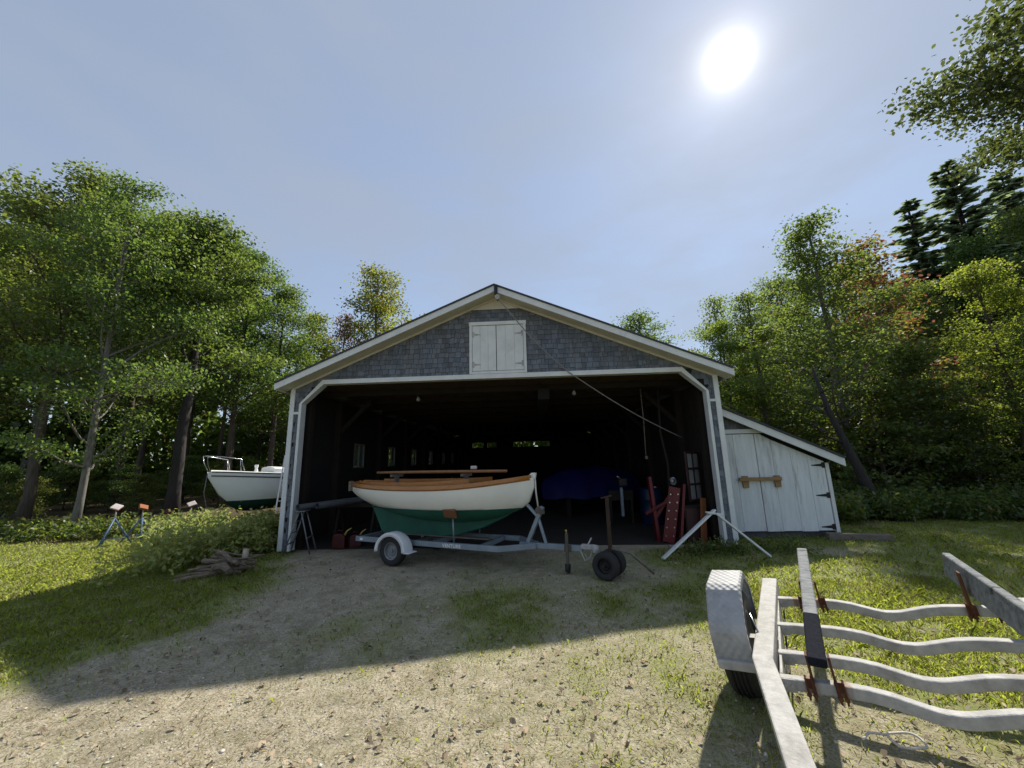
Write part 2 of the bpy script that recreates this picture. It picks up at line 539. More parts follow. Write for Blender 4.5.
def grassness(x, y):
    x = np.asarray(x, float); y = np.asarray(y, float)
    n = fnoise(x, y, 1.3, 5) * 0.5 + fnoise(x, y, 3.3, 20) * 0.35
    # left lawn: beyond a line from (-4,2.9) to (-3.9,7.3)
    left = sstep(-0.25, 0.9, (-(x + 2.6) - 0.16 * (7.4 - y) ** 1.0 * 0 - 0.55 * np.maximum(0, 3.4 - y) * 1.6 - 0.30 * np.abs(y - 5.0)) + 0.55 * n - 0.55)
    right = sstep(0.0, 1.1, (x - 1.75) - 0.15 * np.maximum(0, 4.2 - y) + 0.5 * n)
    nearr = sstep(4.2, 2.4, y)
    right = right * (1 - 0.62 * nearr * sstep(0.5, -0.5, n)) * (1 - .55 * sstep(.25, .75, fnoise(x, y, 2.1, 31)))
    mid = 0.80 * np.exp(-((y - 4.7 - 0.12 * x) / 1.0) ** 2) * sstep(-3.2, -.6, x) * sstep(-0.75, 0.45, n)
    mid2 = 0.22 * np.exp(-(((x - 1.0) / 1.1) ** 2 + ((y - 3.2) / 1.2) ** 2)) * sstep(-0.2, 0.45, n) + 0.40 * sstep(-.5, .7, n) * sstep(-1.6, 1.2, x)
    g = np.maximum(np.maximum(left, right), np.maximum(mid, mid2))
    # bare earth in front of the lean-to and inside the barn
    bare = np.exp(-(((x - 5.4) / 1.4) ** 2 + ((y - 7.1) / 0.42) ** 2))
    g = g * (1 - 0.85 * bare)
    trk = np.exp(-((np.abs(x + .1 + .10 * (y - 4)) - .85) / .28) ** 2) * sstep(0.5, 2, y)
    g = g * (1 - .75 * trk * (x < 2.2))
    inb = sstep(7.3, 7.8, y) * sstep(-4.4, -4.1, x) * sstep(4.3, 4.0, x)
    g = g * (1 - inb)
    g = np.maximum(g, (1 - inb) * (0.03 + 0.16 * sstep(.0, .8, n) + 0.14 * sstep(-2.5, 1.5, x)))
    return np.clip(g, 0, 1)


def forestness(x, y):
    x = np.asarray(x, float); y = np.asarray(y, float)
    n = fnoise(x, y, 0.9, 9) * 0.6
    l = sstep(-0.4, 0.8, (y - (9.6 + 0.05 * (x + 11))) + n) * sstep(-5.0, -6.5, x)
    r = sstep(-0.4, 0.8, (y - 9.6) + n) * sstep(6.2, 7.5, x)
    b = sstep(14, 16, y)
    far = sstep(17, 20, np.hypot(x, y * 0.9))
    return np.clip(np.maximum(np.maximum(l, r), np.maximum(b, far)), 0, 1)


def axis_pts(lo, a, b, hi, fine, coarse):
    left = list(np.geomspace(1, a - lo + 1, coarse)[::-1] * -1 + a + 1)
    mid = list(np.arange(a, b, fine))[1:]
    right = list(np.geomspace(1, hi - b + 1, coarse) + b - 1)
    return np.array(left + mid + right)


gx = axis_pts(-400, -12, 11, 400, 0.11, 30)
gy = axis_pts(-300, -0.6, 11.5, 500, 0.11, 30)
X, Y = np.meshgrid(gx, gy)
Z = gheight(X, Y) * (np.hypot(X, Y) < 60)
nv = X.size
me = bpy.data.meshes.new('ground')
ny, nx = X.shape
idx = np.arange(nv).reshape(ny, nx)
quads = np.stack([idx[:-1, :-1], idx[:-1, 1:], idx[1:, 1:], idx[1:, :-1]], -1).reshape(-1, 4)
me.vertices.add(nv)
me.vertices.foreach_set('co', np.stack([X, Y, Z], -1).reshape(-1).astype(np.float32))
me.loops.add(quads.size)
me.loops.foreach_set('vertex_index', quads.reshape(-1).astype(np.int32))
me.polygons.add(len(quads))
me.polygons.foreach_set('loop_start', np.arange(0, quads.size, 4, dtype=np.int32))
me.polygons.foreach_set('loop_total', np.full(len(quads), 4, dtype=np.int32))
me.polygons.foreach_set('use_smooth', np.ones(len(quads), dtype=bool))
for nm, fn in (('grass', grassness), ('forest', forestness)):
    a = me.attributes.new(nm, 'FLOAT', 'POINT')
    a.data.foreach_set('value', fn(X, Y).reshape(-1).astype(np.float32))
me.update()
me.validate()
ground = bpy.data.objects.new('ground', me)
COL.objects.link(ground)
tag(ground, kind='structure')

gm = bpy.data.materials.new('gravel_and_soil')
gm.use_nodes = True
t = gm.node_tree
b = t.nodes['Principled BSDF']
b.inputs['Roughness'].default_value = 0.92
b.inputs['Specular IOR Level'].default_value = 0.2
co = t.nodes.new('ShaderNodeTexCoord')


def tn(kind, **kw):
    n = t.nodes.new(kind)
    for k, v in kw.items():
        n.inputs[k].default_value = v
    return n


def tmix(fac, a, bb):
    m = t.nodes.new('ShaderNodeMix'); m.data_type = 'RGBA'
    if isinstance(fac, float): m.inputs['Factor'].default_value = fac
    else: t.links.new(fac, m.inputs['Factor'])
    for s, v in (('A', a), ('B', bb)):
        if isinstance(v, tuple): m.inputs[s].default_value = (*v, 1)
        else: t.links.new(v, m.inputs[s])
    return m.outputs['Result']


def tmap(src, a, bb, c=0.0, d=1.0):
    m = t.nodes.new('ShaderNodeMapRange')
    for k, v in zip((1, 2, 3, 4), (a, bb, c, d)): m.inputs[k].default_value = v
    t.links.new(src, m.inputs[0])
    return m.outputs[0]


n_big = tn('ShaderNodeTexNoise', Scale=0.9, Detail=8.0, Roughness=0.65)
n_mid = tn('ShaderNodeTexNoise', Scale=7.0, Detail=8.0, Roughness=0.7)
n_fin = tn('ShaderNodeTexNoise', Scale=55.0, Detail=6.0, Roughness=0.75)
vor = tn('ShaderNodeTexVoronoi', Scale=42.0)
vor2 = tn('ShaderNodeTexVoronoi', Scale=95.0)
for n in (n_big, n_mid, n_fin, vor, vor2):
    t.links.new(co.outputs['Object'], n.inputs['Vector'])
c = tmix(tmap(n_mid.outputs['Fac'], .32, .68), (0.54, 0.475, 0.35), (0.33, 0.285, 0.20))
c = tmix(tmap(n_big.outputs['Fac'], .42, .66, 0, .75), c, (0.44, 0.395, 0.30))
sepv = t.nodes.new('ShaderNodeSeparateColor'); t.links.new(vor.outputs['Color'], sepv.inputs[0])
stone = tmix(sepv.outputs[0], (0.13, 0.12, 0.105), (0.66, 0.63, 0.56))
n_pat = tn('ShaderNodeTexNoise', Scale=2.3, Detail=9.0, Roughness=0.72)
t.links.new(co.outputs['Object'], n_pat.inputs['Vector'])
c = tmix(tmap(n_pat.outputs['Fac'], .50, .62, 0, .55), c, (0.17, 0.15, 0.095))
c = tmix(tmap(vor.outputs['Distance'], .34, .20, 0, .72), c, stone)
c = tmix(tmap(n_fin.outputs['Fac'], .38, .56, 0.75, 0.0), c, (0.13, 0.115, 0.08))
at = t.nodes.new('ShaderNodeAttribute'); at.attribute_name = 'grass'
af = t.nodes.new('ShaderNodeAttribute'); af.attribute_name = 'forest'
soil = tmix(tmap(n_mid.outputs['Fac'], .35, .65), (0.15, 0.205, 0.045), (0.25, 0.24, 0.10))
gadd = t.nodes.new('ShaderNodeMath'); gadd.operation = 'MULTIPLY_ADD'
t.links.new(n_mid.outputs['Fac'], gadd.inputs[0]); gadd.inputs[1].default_value = 0.6; t.links.new(at.outputs['Fac'], gadd.inputs[2])
c = tmix(tmap(gadd.outputs[0], .34, .84, 0, .92), c, soil)
duff = tmix(tmap(n_fin.outputs['Fac'], .35, .65), (0.06, 0.045, 0.028), (0.11, 0.078, 0.045))
c = tmix(af.outputs['Fac'], c, duff)
t.links.new(c, b.inputs['Base Color'])
h1 = t.nodes.new('ShaderNodeMath'); h1.operation = 'MULTIPLY_ADD'
t.links.new(n_fin.outputs['Fac'], h1.inputs[0]); h1.inputs[1].default_value = 0.8
t.links.new(tmap(vor.outputs['Distance'], 0.0, .4, .5, 0), h1.inputs[2])
h2 = t.nodes.new('ShaderNodeMath'); h2.operation = 'MULTIPLY_ADD'
t.links.new(n_mid.outputs['Fac'], h2.inputs[0]); h2.inputs[1].default_value = 1.6; t.links.new(h1.outputs[0], h2.inputs[2])
bp = tn('ShaderNodeBump', Strength=0.9, Distance=0.014)
t.links.new(h2.outputs[0], bp.inputs['Height'])
t.links.new(bp.outputs[0], b.inputs['Normal'])
me.materials.append(gm)


# ------------------------------------------------------------------ fast meshes of many leaves / blades
def quads_mesh(name, P, m, loopn=4):
    """P: (n, k, 3) array of polygons"""
    n, k, _ = P.shape
    me = bpy.data.meshes.new(name)
    me.vertices.add(n * k)
    me.vertices.foreach_set('co', P.reshape(-1).astype(np.float32))
    me.loops.add(n * k)
    me.loops.foreach_set('vertex_index', np.arange(n * k, dtype=np.int32))
    me.polygons.add(n)
    me.polygons.foreach_set('loop_start', np.arange(0, n * k, k, dtype=np.int32))
    me.polygons.foreach_set('loop_total', np.full(n, k, dtype=np.int32))
    me.update()
    me.materials.append(M[m] if isinstance(m, str) else m)
    return me


def unit(a):
    return a / np.maximum(1e-9, np.linalg.norm(a, axis=-1, keepdims=True))


def leaves(centers, size, g, up_bias=0.8, aspect=0.62, fold=0.18, droop=0.25):
    """leaf blades as 6-point shapes around the centres"""
    n = len(centers)
    nrm_ = unit(g.normal(0, 1, (n, 3)) + np.array([0, 0, up_bias * 1.6]))
    d = unit(np.cross(nrm_, g.normal(0, 1, (n, 3))))
    d[:, 2] -= droop
    d = unit(d)
    s = unit(np.cross(d, nrm_))
    nn = np.cross(s, d)
    L = (size * g.uniform(0.65, 1.25, n))[:, None]
    w = L * aspect / 2
    c = centers
    P = np.stack([c - d * L * .5,
                  c - d * L * .22 + s * w * .85 + nn * L * fold * .5,
                  c + d * L * .15 + s * w + nn * L * fold * .5,
                  c + d * L * .5 - nn * L * .08,
                  c + d * L * .15 - s * w + nn * L * fold * .5,
                  c - d * L * .22 - s * w * .85 + nn * L * fold * .5], 1)
    return P


def object_of(me, name, parent=None):
    o = bpy.data.objects.new(name, me)
    COL.objects.link(o)
    if parent: o.parent = parent
    return o


# ------------------------------------------------------------------ trees
def broadleaf(seed, H=10.0, r=0.13, cb=0.25, CR=2.6, nbr=30, per=42, leaf=0.12, lean=(0, 0), spread=0.24, updir=0.55, fork=None, gap=0.0):
    g = np.random.default_rng(seed)
    tb = MB()
    n = 12
    zs = np.linspace(0, H * 0.96, n)
    wob = np.cumsum(g.normal(0, 0.022 * H / 10, (n, 2)), 0)
    wob -= wob[0]
    tx = wob[:, 0] + lean[0] * (zs / H) ** 1.2 * H
    ty = wob[:, 1] + lean[1] * (zs / H) ** 1.2 * H
    tr = r * (1 - zs / H) ** 0.75 + 0.012
    tr[0] *= 1.35
    tb.tube([(x, y, z) for x, y, z in zip(tx, ty, zs)], list(tr), 9)

    def trunk_at(z):
        return np.array([np.interp(z, zs, tx), np.interp(z, zs, ty), z])
    cents, w = [], []
    for i in range(nbr):
        u = (i + g.uniform(0, 0.9)) / nbr
        z0 = H * (cb + (0.96 - cb) * u)
        if gap and g.random() < gap: continue
        prof = CR * (1 - u) ** 0.62 * (0.55 + 0.45 * min(1, u / 0.25)) + 0.25
        L = prof * g.uniform(0.5, 1.3)
        az = i * 2.399 + g.uniform(-.5, .5)
        el = g.uniform(.15, .55) + u * updir
        p0 = trunk_at(z0 - L * 0.12)
        pts = [p0]
        dirv = np.array([math.cos(az) * math.cos(el), math.sin(az) * math.cos(el), math.sin(el)])
        dd = dirv.copy()
        for k in range(5):
            dd = unit(dd + g.normal(0, .13, 3) + np.array([0, 0, .10 if k < 3 else -.10]))
            pts.append(pts[-1] + dd * L / 5)
        rb = max(0.012, 0.30 * np.interp(z0, zs, tr) + 0.006 * L)
        tb.tube(pts, list(np.linspace(rb, 0.006, 6)), 5, cap=False)
        pts = np.array(pts)
        ns = int(3 + L * 2.4)
        for s in range(ns):
            tt = 0.25 + 0.75 * (s + g.uniform(0, .9)) / ns
            k = min(4, int(tt * 5))
            q0 = pts[k] + (pts[k + 1] - pts[k]) * (tt * 5 - k)
            bd = unit(pts[k + 1] - pts[k])
            sd = unit(np.cross(bd, [0, 0, 1])) * (1 if s % 2 else -1)
            d2 = unit(bd * g.uniform(.3, .9) + sd * g.uniform(.4, 1.0) + np.array([0, 0, g.uniform(-.1, .4)]))
            l2 = L * g.uniform(.18, .36) * (1.15 - 0.5 * tt) + 0.15
            q1 = q0 + d2 * l2 * .55
            q2 = q1 + unit(d2 + np.array([0, 0, g.uniform(-.3, .15)])) * l2 * .45
            tb.tube([q0, q1, q2], [0.009, 0.006, 0.003], 4, cap=False)
            for q, ww in ((q1, .8), (q2, 1.0)):
                cents.append(q); w.append(ww * g.uniform(.4, 1.4))
        cents.append(pts[-1]); w.append(1.0)
    cents = np.array(cents); w = np.array(w)
    cnt = np.maximum(4, (w * per).astype(int))
    base = np.repeat(cents, cnt, 0)
    m = len(base)
    off = g.normal(0, 1, (m, 3)) * np.array([spread, spread, spread * .42])
    return tb, leaves(base + off, leaf, g)


def conifer(seed, H=10.0, r=0.14, CR=1.7, cb=0.08, tiers=46):
    g = np.random.default_rng(seed)
    tb = MB()
    tb.tube([(0, 0, 0), (0.02, 0.01, H * .5), (0, 0, H)], [r, r * .55, 0.01], 8)
    P = []
    for i in range(tiers):
        u = i / (tiers - 1)
        z = H * (cb + (0.985 - cb) * u)
        L0 = CR * (1 - u) ** 0.8 + 0.10
        nb = 6 if u < .7 else 4
        for k in range(nb):
            az = 2 * math.pi * k / nb + i * 0.9 + g.uniform(-.3, .3)
            L = L0 * g.uniform(.6, 1.15)
            pts = []
            dz_ = g.normal(0, .11)
            for q in np.linspace(0, 1, 6):
                rr = q * L
                pts.append((rr * math.cos(az), rr * math.sin(az), z + dz_ + rr * (.10 + .45 * (u - .35)) - .22 * rr * rr / max(L, .4) + .12 * L * q ** 4))
            tb.tube(pts, list(np.linspace(.018, .004, 6)), 4, cap=False)
            pts = np.array(pts)
            ns = int(42 * L + 14)
            tt = g.uniform(.08, 1, ns)
            bx = np.stack([np.interp(tt, np.linspace(0, 1, 6), pts[:, a]) for a in range(3)], 1)
            sd = np.array([-math.sin(az), math.cos(az), 0])
            fwd = np.array([math.cos(az), math.sin(az), 0])
            sgn = g.choice([-1, 1], ns)[:, None]
            d = unit(sd * sgn * g.uniform(.3, 1.0, (ns, 1)) + fwd * g.uniform(.3, 1, (ns, 1)) + np.array([0, 0, 1]) * g.uniform(-.55, .1, (ns, 1)))
            ln = (g.uniform(.10, .26, ns) * (1.25 - .6 * tt))[:, None] * min(1.3, .5 + L * .6)
            s = unit(np.cross(d, np.array([0, 0, 1.0]) + g.normal(0, .4, (ns, 3)))) * 0.032
            P.append(np.stack([bx - s, bx + d * ln * .6 - s * 1.1, bx + d * ln, bx + d * ln * .6 + s * 1.1, bx + s], 1))
    return tb, np.concatenate(P)


VAR = {}


def variant(key, kind, bark, leafm, **kw):
    tb, P = kind(**kw)
    tr = tb.build('trunk', bark, None, smooth='all', fix=False)
    me_t = tr.data
    bpy.data.objects.remove(tr)
    VAR[key] = (me_t, quads_mesh('crown', P, leafm), kw.get('H', 10.0))


variant('maple_a', broadleaf, 'bark_pale', 'maple', seed=1, cb=.16, CR=2.7, nbr=46, per=56, r=.08, gap=.18, leaf=.085)
variant('maple_b', broadleaf, 'bark', 'maple', seed=2, cb=.30, CR=2.5, nbr=44, per=56, r=.10, gap=.18, leaf=.085)
variant('leaner', broadleaf, 'bark_dark', 'maple', seed=3, cb=.46, CR=2.9, nbr=44, per=58, gap=.15, leaf=.105, r=.17, lean=(.02, 0))
variant('slim', broadleaf, 'bark', 'maple', seed=4, cb=.42, CR=1.7, nbr=32, per=32, r=.075, gap=.12)
variant('thin', broadleaf, 'bark_pale', 'autumn', seed=5, cb=.26, CR=1.6, nbr=34, per=18, r=.08, leaf=.11)
variant('birchy', broadleaf, 'bark_pale', 'lime', seed=6, cb=.06, CR=2.9, nbr=52, per=36, r=.10, leaf=.10)
variant('overhang', broadleaf, 'bark_dark', 'backlit', seed=7, cb=.44, CR=3.7, nbr=50, per=140, r=.17, leaf=.078, spread=.19)
variant('spruce_a', conifer, 'bark_dark', 'needle', seed=8)
variant('spruce_b', conifer, 'bark_dark', 'needle', seed=9, CR=1.35, tiers=42)
variant('shrub', broadleaf, 'bark', 'fern', seed=10, H=3.0, cb=.06, CR=1.15, nbr=24, per=26, r=.03, leaf=.085, spread=.16)
variant('shrub_b', broadleaf, 'bark', 'dark_leaf', seed=12, H=3.0, cb=.05, CR=1.3, nbr=22, per=26, r=.03, leaf=.10, spread=.18)


def tree(var, x, y, H, label, group=None, leafm=None, sx=1.0, rz=None, name='tree', cat='tree', z=0.0, bark=None):
    me_t, me_c, H0 = VAR[var]
    k = H / H0
    o = empty(name, (x, y, z), rng.uniform(0, 6.28) if rz is None else rz, label, cat, group)
    o.scale = (k * sx, k * sx, k)
    tr = object_of(me_t, 'trunk', o)
    cw = object_of(me_c, 'crown', o)
    if leafm:
        cw.material_slots[0].link = 'OBJECT'
        cw.material_slots[0].material = M[leafm]
    if bark:
        tr.material_slots[0].link = 'OBJECT'
        tr.material_slots[0].material = M[bark]
    return o


def tree_px(var, px, Yd, top, label, **kw):
    """px, top: where the tip of the tree stands; the trunk drops plumb below it"""
    q = aty(px, top, Yd)
    return tree(var, q[0], Yd, max(1.0, q[2]), label, **kw)


# left edge of the clearing
tree_px('maple_a', 140, 10.6, 178, 'tall maple with a pale straight trunk at the edge of the left lawn', name='maple_tree', rz=2.0, sx=.9)
tree_px('maple_b', 96, 12.0, 172, 'tallest bushy maple on the left, just left of the pale trunked maple', name='maple_tree', rz=3.0, sx=1.05)
tree_px('leaner', 212, 13.4, 224, 'dark trunked maple with a broad high crown, left of the sailboat', name='maple_tree', rz=0.1)
tree_px('maple_b', 32, 13.0, 200, 'leafy maple at the far left side of the clearing', name='maple_tree')
tree_px('maple_b', -30, 11.5, 205, 'maple reaching in past the left border of the photo', name='maple_tree', rz=1.0)
tree_px('maple_b', 165, 17.0, 212, 'bushy maple standing behind the pale trunked maple', name='maple_tree', rz=4)
tree_px('maple_b', 252, 17.0, 250, 'round crowned maple behind the bow of the white sailboat', name='maple_tree')
tree_px('maple_b', 288, 18.5, 286, 'slender maple above the deck of the white sailboat', name='maple_tree', sx=1.15)
tree_px('slim', 314, 23.0, 312, 'slim tree closest to the left eave of the barn', name='maple_tree', leafm='autumn')
# behind the barn roof
tree_px('birchy', 382, 29.0, 272, 'narrow pointed tree rising above the left slope of the barn roof', name='tall_tree', leafm='autumn', cat='tree', sx=1.15)
tree_px('thin', 346, 28.5, 312, 'small tree with a few red leaves beside the pointed tree behind the barn roof', name='young_tree', leafm='red_leaf', sx=1.0)
tree_px('birchy', 640, 29.0, 317, 'green treetop just showing over the right slope of the barn roof', name='tall_tree', sx=1.5, leafm='maple')
# right edge of the clearing
tree_px('thin', 712, 20.0, 296, 'thin half bare tree standing just right of the barn eave', name='young_tree', leafm='autumn')
tree_px('birchy', 748, 17.0, 296, 'olive green tree behind the roof of the lean-to shed', name='tall_tree', leafm='autumn', sx=1.1)
tree_px('birchy', 806, 13.2, 224, 'tall light green tree right behind the lean-to shed eave', name='tall_tree', leafm='maple', sx=1.1)
tree_px('thin', 862, 15.6, 240, 'tree with a reddish top between the light green tree and the spruces', name='young_tree', leafm='red_leaf', sx=1.3)
tree_px('spruce_b', 906, 25.0, 200, 'dark spruce with a thin spire, the smallest of the three spruces', name='spruce_tree', sx=1.75)
tree_px('spruce_a', 946, 24.0, 163, 'tall dark spruce with the highest spire at the right of the clearing', name='spruce_tree', sx=1.75)
tree_px('spruce_a', 1000, 25.0, 172, 'broad dark spruce nearest the right border of the photo', name='spruce_tree', sx=1.75, rz=1)
tree_px('maple_b', 975, 11.2, 262, 'sunlit yellow green maple in front of the dark spruces', name='maple_tree', leafm='lime', sx=1.1)
tree_px('birchy', 900, 12.2, 345, 'low dark leafy tree below the spruces at the lawn edge', name='young_tree', leafm='dark_leaf', sx=1.5)
tree_px('maple_b', 1050, 9.6, 300, 'dark leafy maple cut by the right border beside the lawn', name='maple_tree', leafm='dark_leaf', sx=1.2)
tree('overhang', 15.9, 6.9, 15.5, 'near maple whose branches hang into the upper right corner of the sky', name='maple_tree', rz=0.6)

# the woods behind, thinner and darker
SKYL = [(-200, 215), (0, 205), (50, 190), (100, 182), (150, 205), (200, 240), (250, 262), (290, 300), (330, 335)]
SKYR = [(690, 330), (735, 305), (770, 270), (800, 240), (850, 255), (905, 255), (950, 215), (1000, 200), (1200, 190)]
for i in range(26):
    px = -190 + i * 20.2 + rng.uniform(-8, 8)
    Yd = rng.uniform(15, 30)
    top = np.interp(px, *zip(*SKYL)) + rng.uniform(8, 70)
    tree_px(['slim', 'slim', 'slim', 'maple_b', 'thin'][i % 5], px, Yd, top, 'slender leafy tree in the shaded woods left of the barn', group='woods left of the barn',
            leafm=['maple', 'dark_leaf', 'maple', 'maple', 'maple'][(i * 3) % 5], name='woodland_tree', bark=['bark', 'bark_pale', 'bark_dark'][i % 3])
for i in range(24):
    px = 700 + i * 19 + rng.uniform(-8, 8)
    Yd = rng.uniform(17, 27)
    top = np.interp(px, *zip(*SKYR)) + rng.uniform(4, 75)
    tree_px(['birchy', 'maple_b', 'birchy', 'birchy'][i % 4], px, Yd, top, 'leafy tree in the shaded woods right of the lean-to shed', group='woods right of the shed',
            leafm=['maple', 'dark_leaf', 'maple', 'lime', 'autumn'][(i * 3) % 5], name='woodland_tree')
for i in range(9):
    tree('slim', -6 + i * 1.7 + rng.uniform(-.5, .5), rng.uniform(28, 33), rng.uniform(6.4, 8), 'leafy tree in the woods directly behind the barn', group='woods behind the barn', leafm='lime', name='woodland_tree', sx=1.3)
for i in range(26):
    px = -150 + i * 20 + rng.uniform(-8, 8)
    Yd = rng.uniform(11.5, 19)
    if px > 165: Yd = rng.uniform(17.5, 22)
    p = aty(px, 470, Yd)
    tree(['shrub', 'shrub_b'][i % 2], p[0], Yd, rng.uniform(.9, 2.2), 'leafy understory shrub at the foot of the left woods', group='understory shrubs on the left',
         name='shrub', cat='shrub', leafm=['fern', 'dark_leaf', 'maple'][i % 3], sx=1.2)
for i in range(24):
    px = 845 + i * 11.5 + rng.uniform(-8, 8)
    Yd = rng.uniform(10.8, 15)
    p = aty(px, 470, Yd)
    tree(['shrub', 'shrub_b'][i % 2], p[0], Yd, rng.uniform(1.2, 3.4), 'leafy understory shrub at the foot of the right woods', group='understory shrubs on the right',
         name='shrub', cat='shrub', leafm=['dark_leaf', 'fern', 'dark_leaf'][i % 3], sx=1.2)
# leaning bare snag at the right wood edge
sn = empty('tree_snag', (9.0, 10.4, 0), 0, 'leaning dead trunk with bare side limbs at the edge of the right woods', 'dead tree')
s = MB().tube([(0.45, 0, -.05), (0.25, .05, .8), (0.0, .1, 1.7), (-.35, .1, 2.8), (-.5, .2, 4.0)], [.16, .13, .10, .07, .03], 9)
s.build('trunk', 'bark_dark', sn, smooth='all')
s = MB()
for z, dx, dz in ((1.9, -.9, .5), (2.4, .7, .45), (2.9, -.8, .1), (3.3, .5, .3)):
    s.tube([(-.1 - (z - 1.8) * .25, .1, z), (-.1 + dx * .5 - (z - 1.8) * .25, .0, z + dz * .35), (-.1 + dx - (z - 1.8) * .25, -.1, z + dz)], [.03, .02, .008], 6)
s.build('limb', 'bark_dark', sn, smooth='all')

# ------------------------------------------------------------------ barn
TH = R(-3.0)
barn = empty('barn', (-0.217, 7.729, 0), TH, 'wide open front boat barn with grey wood shingles and white trim', 'barn')
barn_m = Matrix.Translation((-0.217, 7.729, 0)) @ Matrix.Rotation(TH, 4, 'Z')
XL, XR, XM = -4.42, 4.29, -0.09
ZR, SL = 5.25, 0.425            # top of roof at ridge, slope
OH, DEP = 0.34, 17.0            # front overhang, depth
OX0, OX1, OZ0, OZ1, OXa, OXb = -4.20, 4.07, 2.92, 3.34, -3.76, 3.63


def rz_(x):
    return ZR - SL * abs(x - XM)


def in_open(x, z):
    if x <= OX0 or x >= OX1 or z > OZ1: return False
    if z <= OZ0: return True
    k = (z - OZ0) / (OZ1 - OZ0)
    return OX0 + (OXa - OX0) * k < x < OX1 + (OXb - OX1) * k


# front wall: sheathing prism pieces, then shingles nailed on it
w = MB()
w.prism([(XL, 0), (OX0, 0), (OX0, OZ0), (OXa, OZ1), (OXa, rz_(OXa) - .16), (XL, rz_(XL) - .16)], 0.0, .12)
w.prism([(XR, 0), (XR, rz_(XR) - .16), (OXb, rz_(OXb) - .16), (OXb, OZ1), (OX1, OZ0), (OX1, 0)], 0.0, .12)
w.prism([(OXa, OZ1), (OXb, OZ1), (OXb, rz_(OXb) - .16), (XM, ZR - .16), (OXa, rz_(OXa) - .16)], 0.0, .12)
w.build('front_wall', 'old_wood', barn)
s = MB()
g = np.random.default_rng(3)
EXPO = 0.105
LX0, LX1, LZ0, LZ1 = -0.655, 0.535, 3.36, 4.47
row = 0
z = 0.02
while z < 5.0:
    x = XL + g.uniform(0, .1) + (row % 2) * 0.03
    while x < XR:
        wd = g.uniform(.06, .15)
        x1 = min(x + wd, XR)
        zt, zb = z + EXPO * 1.25, z + g.normal(0, .007)
        x0 = x + .003
        xe = x1 - .003
        x = x1
        if xe - x0 < .02: continue
        top = min(rz_(x0), rz_(xe)) - .17
        if top < zb + .03: continue
        if zb < OZ0 and x0 < OX0 < xe: xe = OX0
        if zb < OZ0 and x0 < OX1 < xe: x0 = OX1 + .004
        if xe - x0 < .02: continue
        if zt > LZ0 and zb < LZ1:
            if x0 < LX0 < xe: xe = LX0 - .002
            elif x0 < LX1 < xe: x0 = LX1 + .002
        cx_ = (x0 + xe) / 2
        if any(in_open(q, zz) for q in (x0, xe, cx_) for zz in (zb, (zt + zb) / 2, zt - .03)): continue
        if xe > LX0 and x0 < LX1 and zt > LZ0 and zb < LZ1: continue
        zt = min(zt, top)
        th = .016 + g.uniform(0, .007)
        s.add([(x0, -.003, zt), (xe, -.003, zt), (xe, -th, zb), (x0, -th, zb), (x0, 0, zb), (xe, 0, zb)],
              [(0, 1, 2, 3), (3, 2, 5, 4), (0, 3, 4), (1, 5, 2)])
    z += EXPO
    row += 1
s.build('shingle_cladding', 'shingle', barn, fix=False)
WINS = [(2.7, 3.35), (5.2, 5.85), (7.7, 8.35), (10.3, 10.95), (12.9, 13.5), (15.2, 15.8)]
# side walls, back wall with openings, inside lining
w = MB()
for xw, d in ((XL, .12), (XR - .12, .12)):
    w = MB()
    ww = [(0, 0)] + WINS if xw == XL else []
    zt = rz_(XL) - .22
    if not ww:
        w.bb(xw, xw + d, .125, DEP, 0, zt)
    else:
        w.bb(xw, xw + d, .125, DEP, 0, 1.55)
        w.bb(xw, xw + d, .125, DEP, 2.22, zt)
        edges = [.125] + [e for a in ww[1:] for e in a] + [DEP]
        for a, bq in zip(edges[::2], edges[1::2]):
            w.bb(xw, xw + d, a, bq, 1.55, 2.22)
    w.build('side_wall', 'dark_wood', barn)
w = MB()
ops = [(-3.3, -2.6), (-2.33, -1.75), (-.67, 1.63)]
bz0, bz1 = 2.50, 2.84
w.bb(XL, XR, DEP, DEP + .1, 0, bz0)
xs = [XL] + [e for a in ops for e in a] + [XR]
for a, bq in zip(xs[::2], xs[1::2]):
    w.bb(a, bq, DEP, DEP + .1, bz0, bz1)
w.prism([(XL, bz1), (XR, bz1), (XR, rz_(XR) - .2), (XM, ZR - .2), (XL, rz_(XL) - .2)], DEP, DEP + .1)
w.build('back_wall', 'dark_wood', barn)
for a, bq in WINS:
    f_ = MB()
    f_.bb(XL + .085, XL + .135, a, a + .04, 1.552, 2.218); f_.bb(XL + .085, XL + .135, bq - .04, bq, 1.552, 2.218)
    f_.bb(XL + .085, XL + .135, (a + bq) / 2 - .015, (a + bq) / 2 + .015, 1.592, 2.178)
    f_.bb(XL + .085, XL + .135, a + .04, bq - .04, 1.552, 1.592); f_.bb(XL + .085, XL + .135, a + .04, bq - .04, 2.178, 2.218)
    wf = f_.build('window', 'grey_timber', barn)
    MB().bb(XL + .108, XL + .112, a + .04, bq - .04, 1.592, 2.178).build('pane', 'dimming_pane', wf)
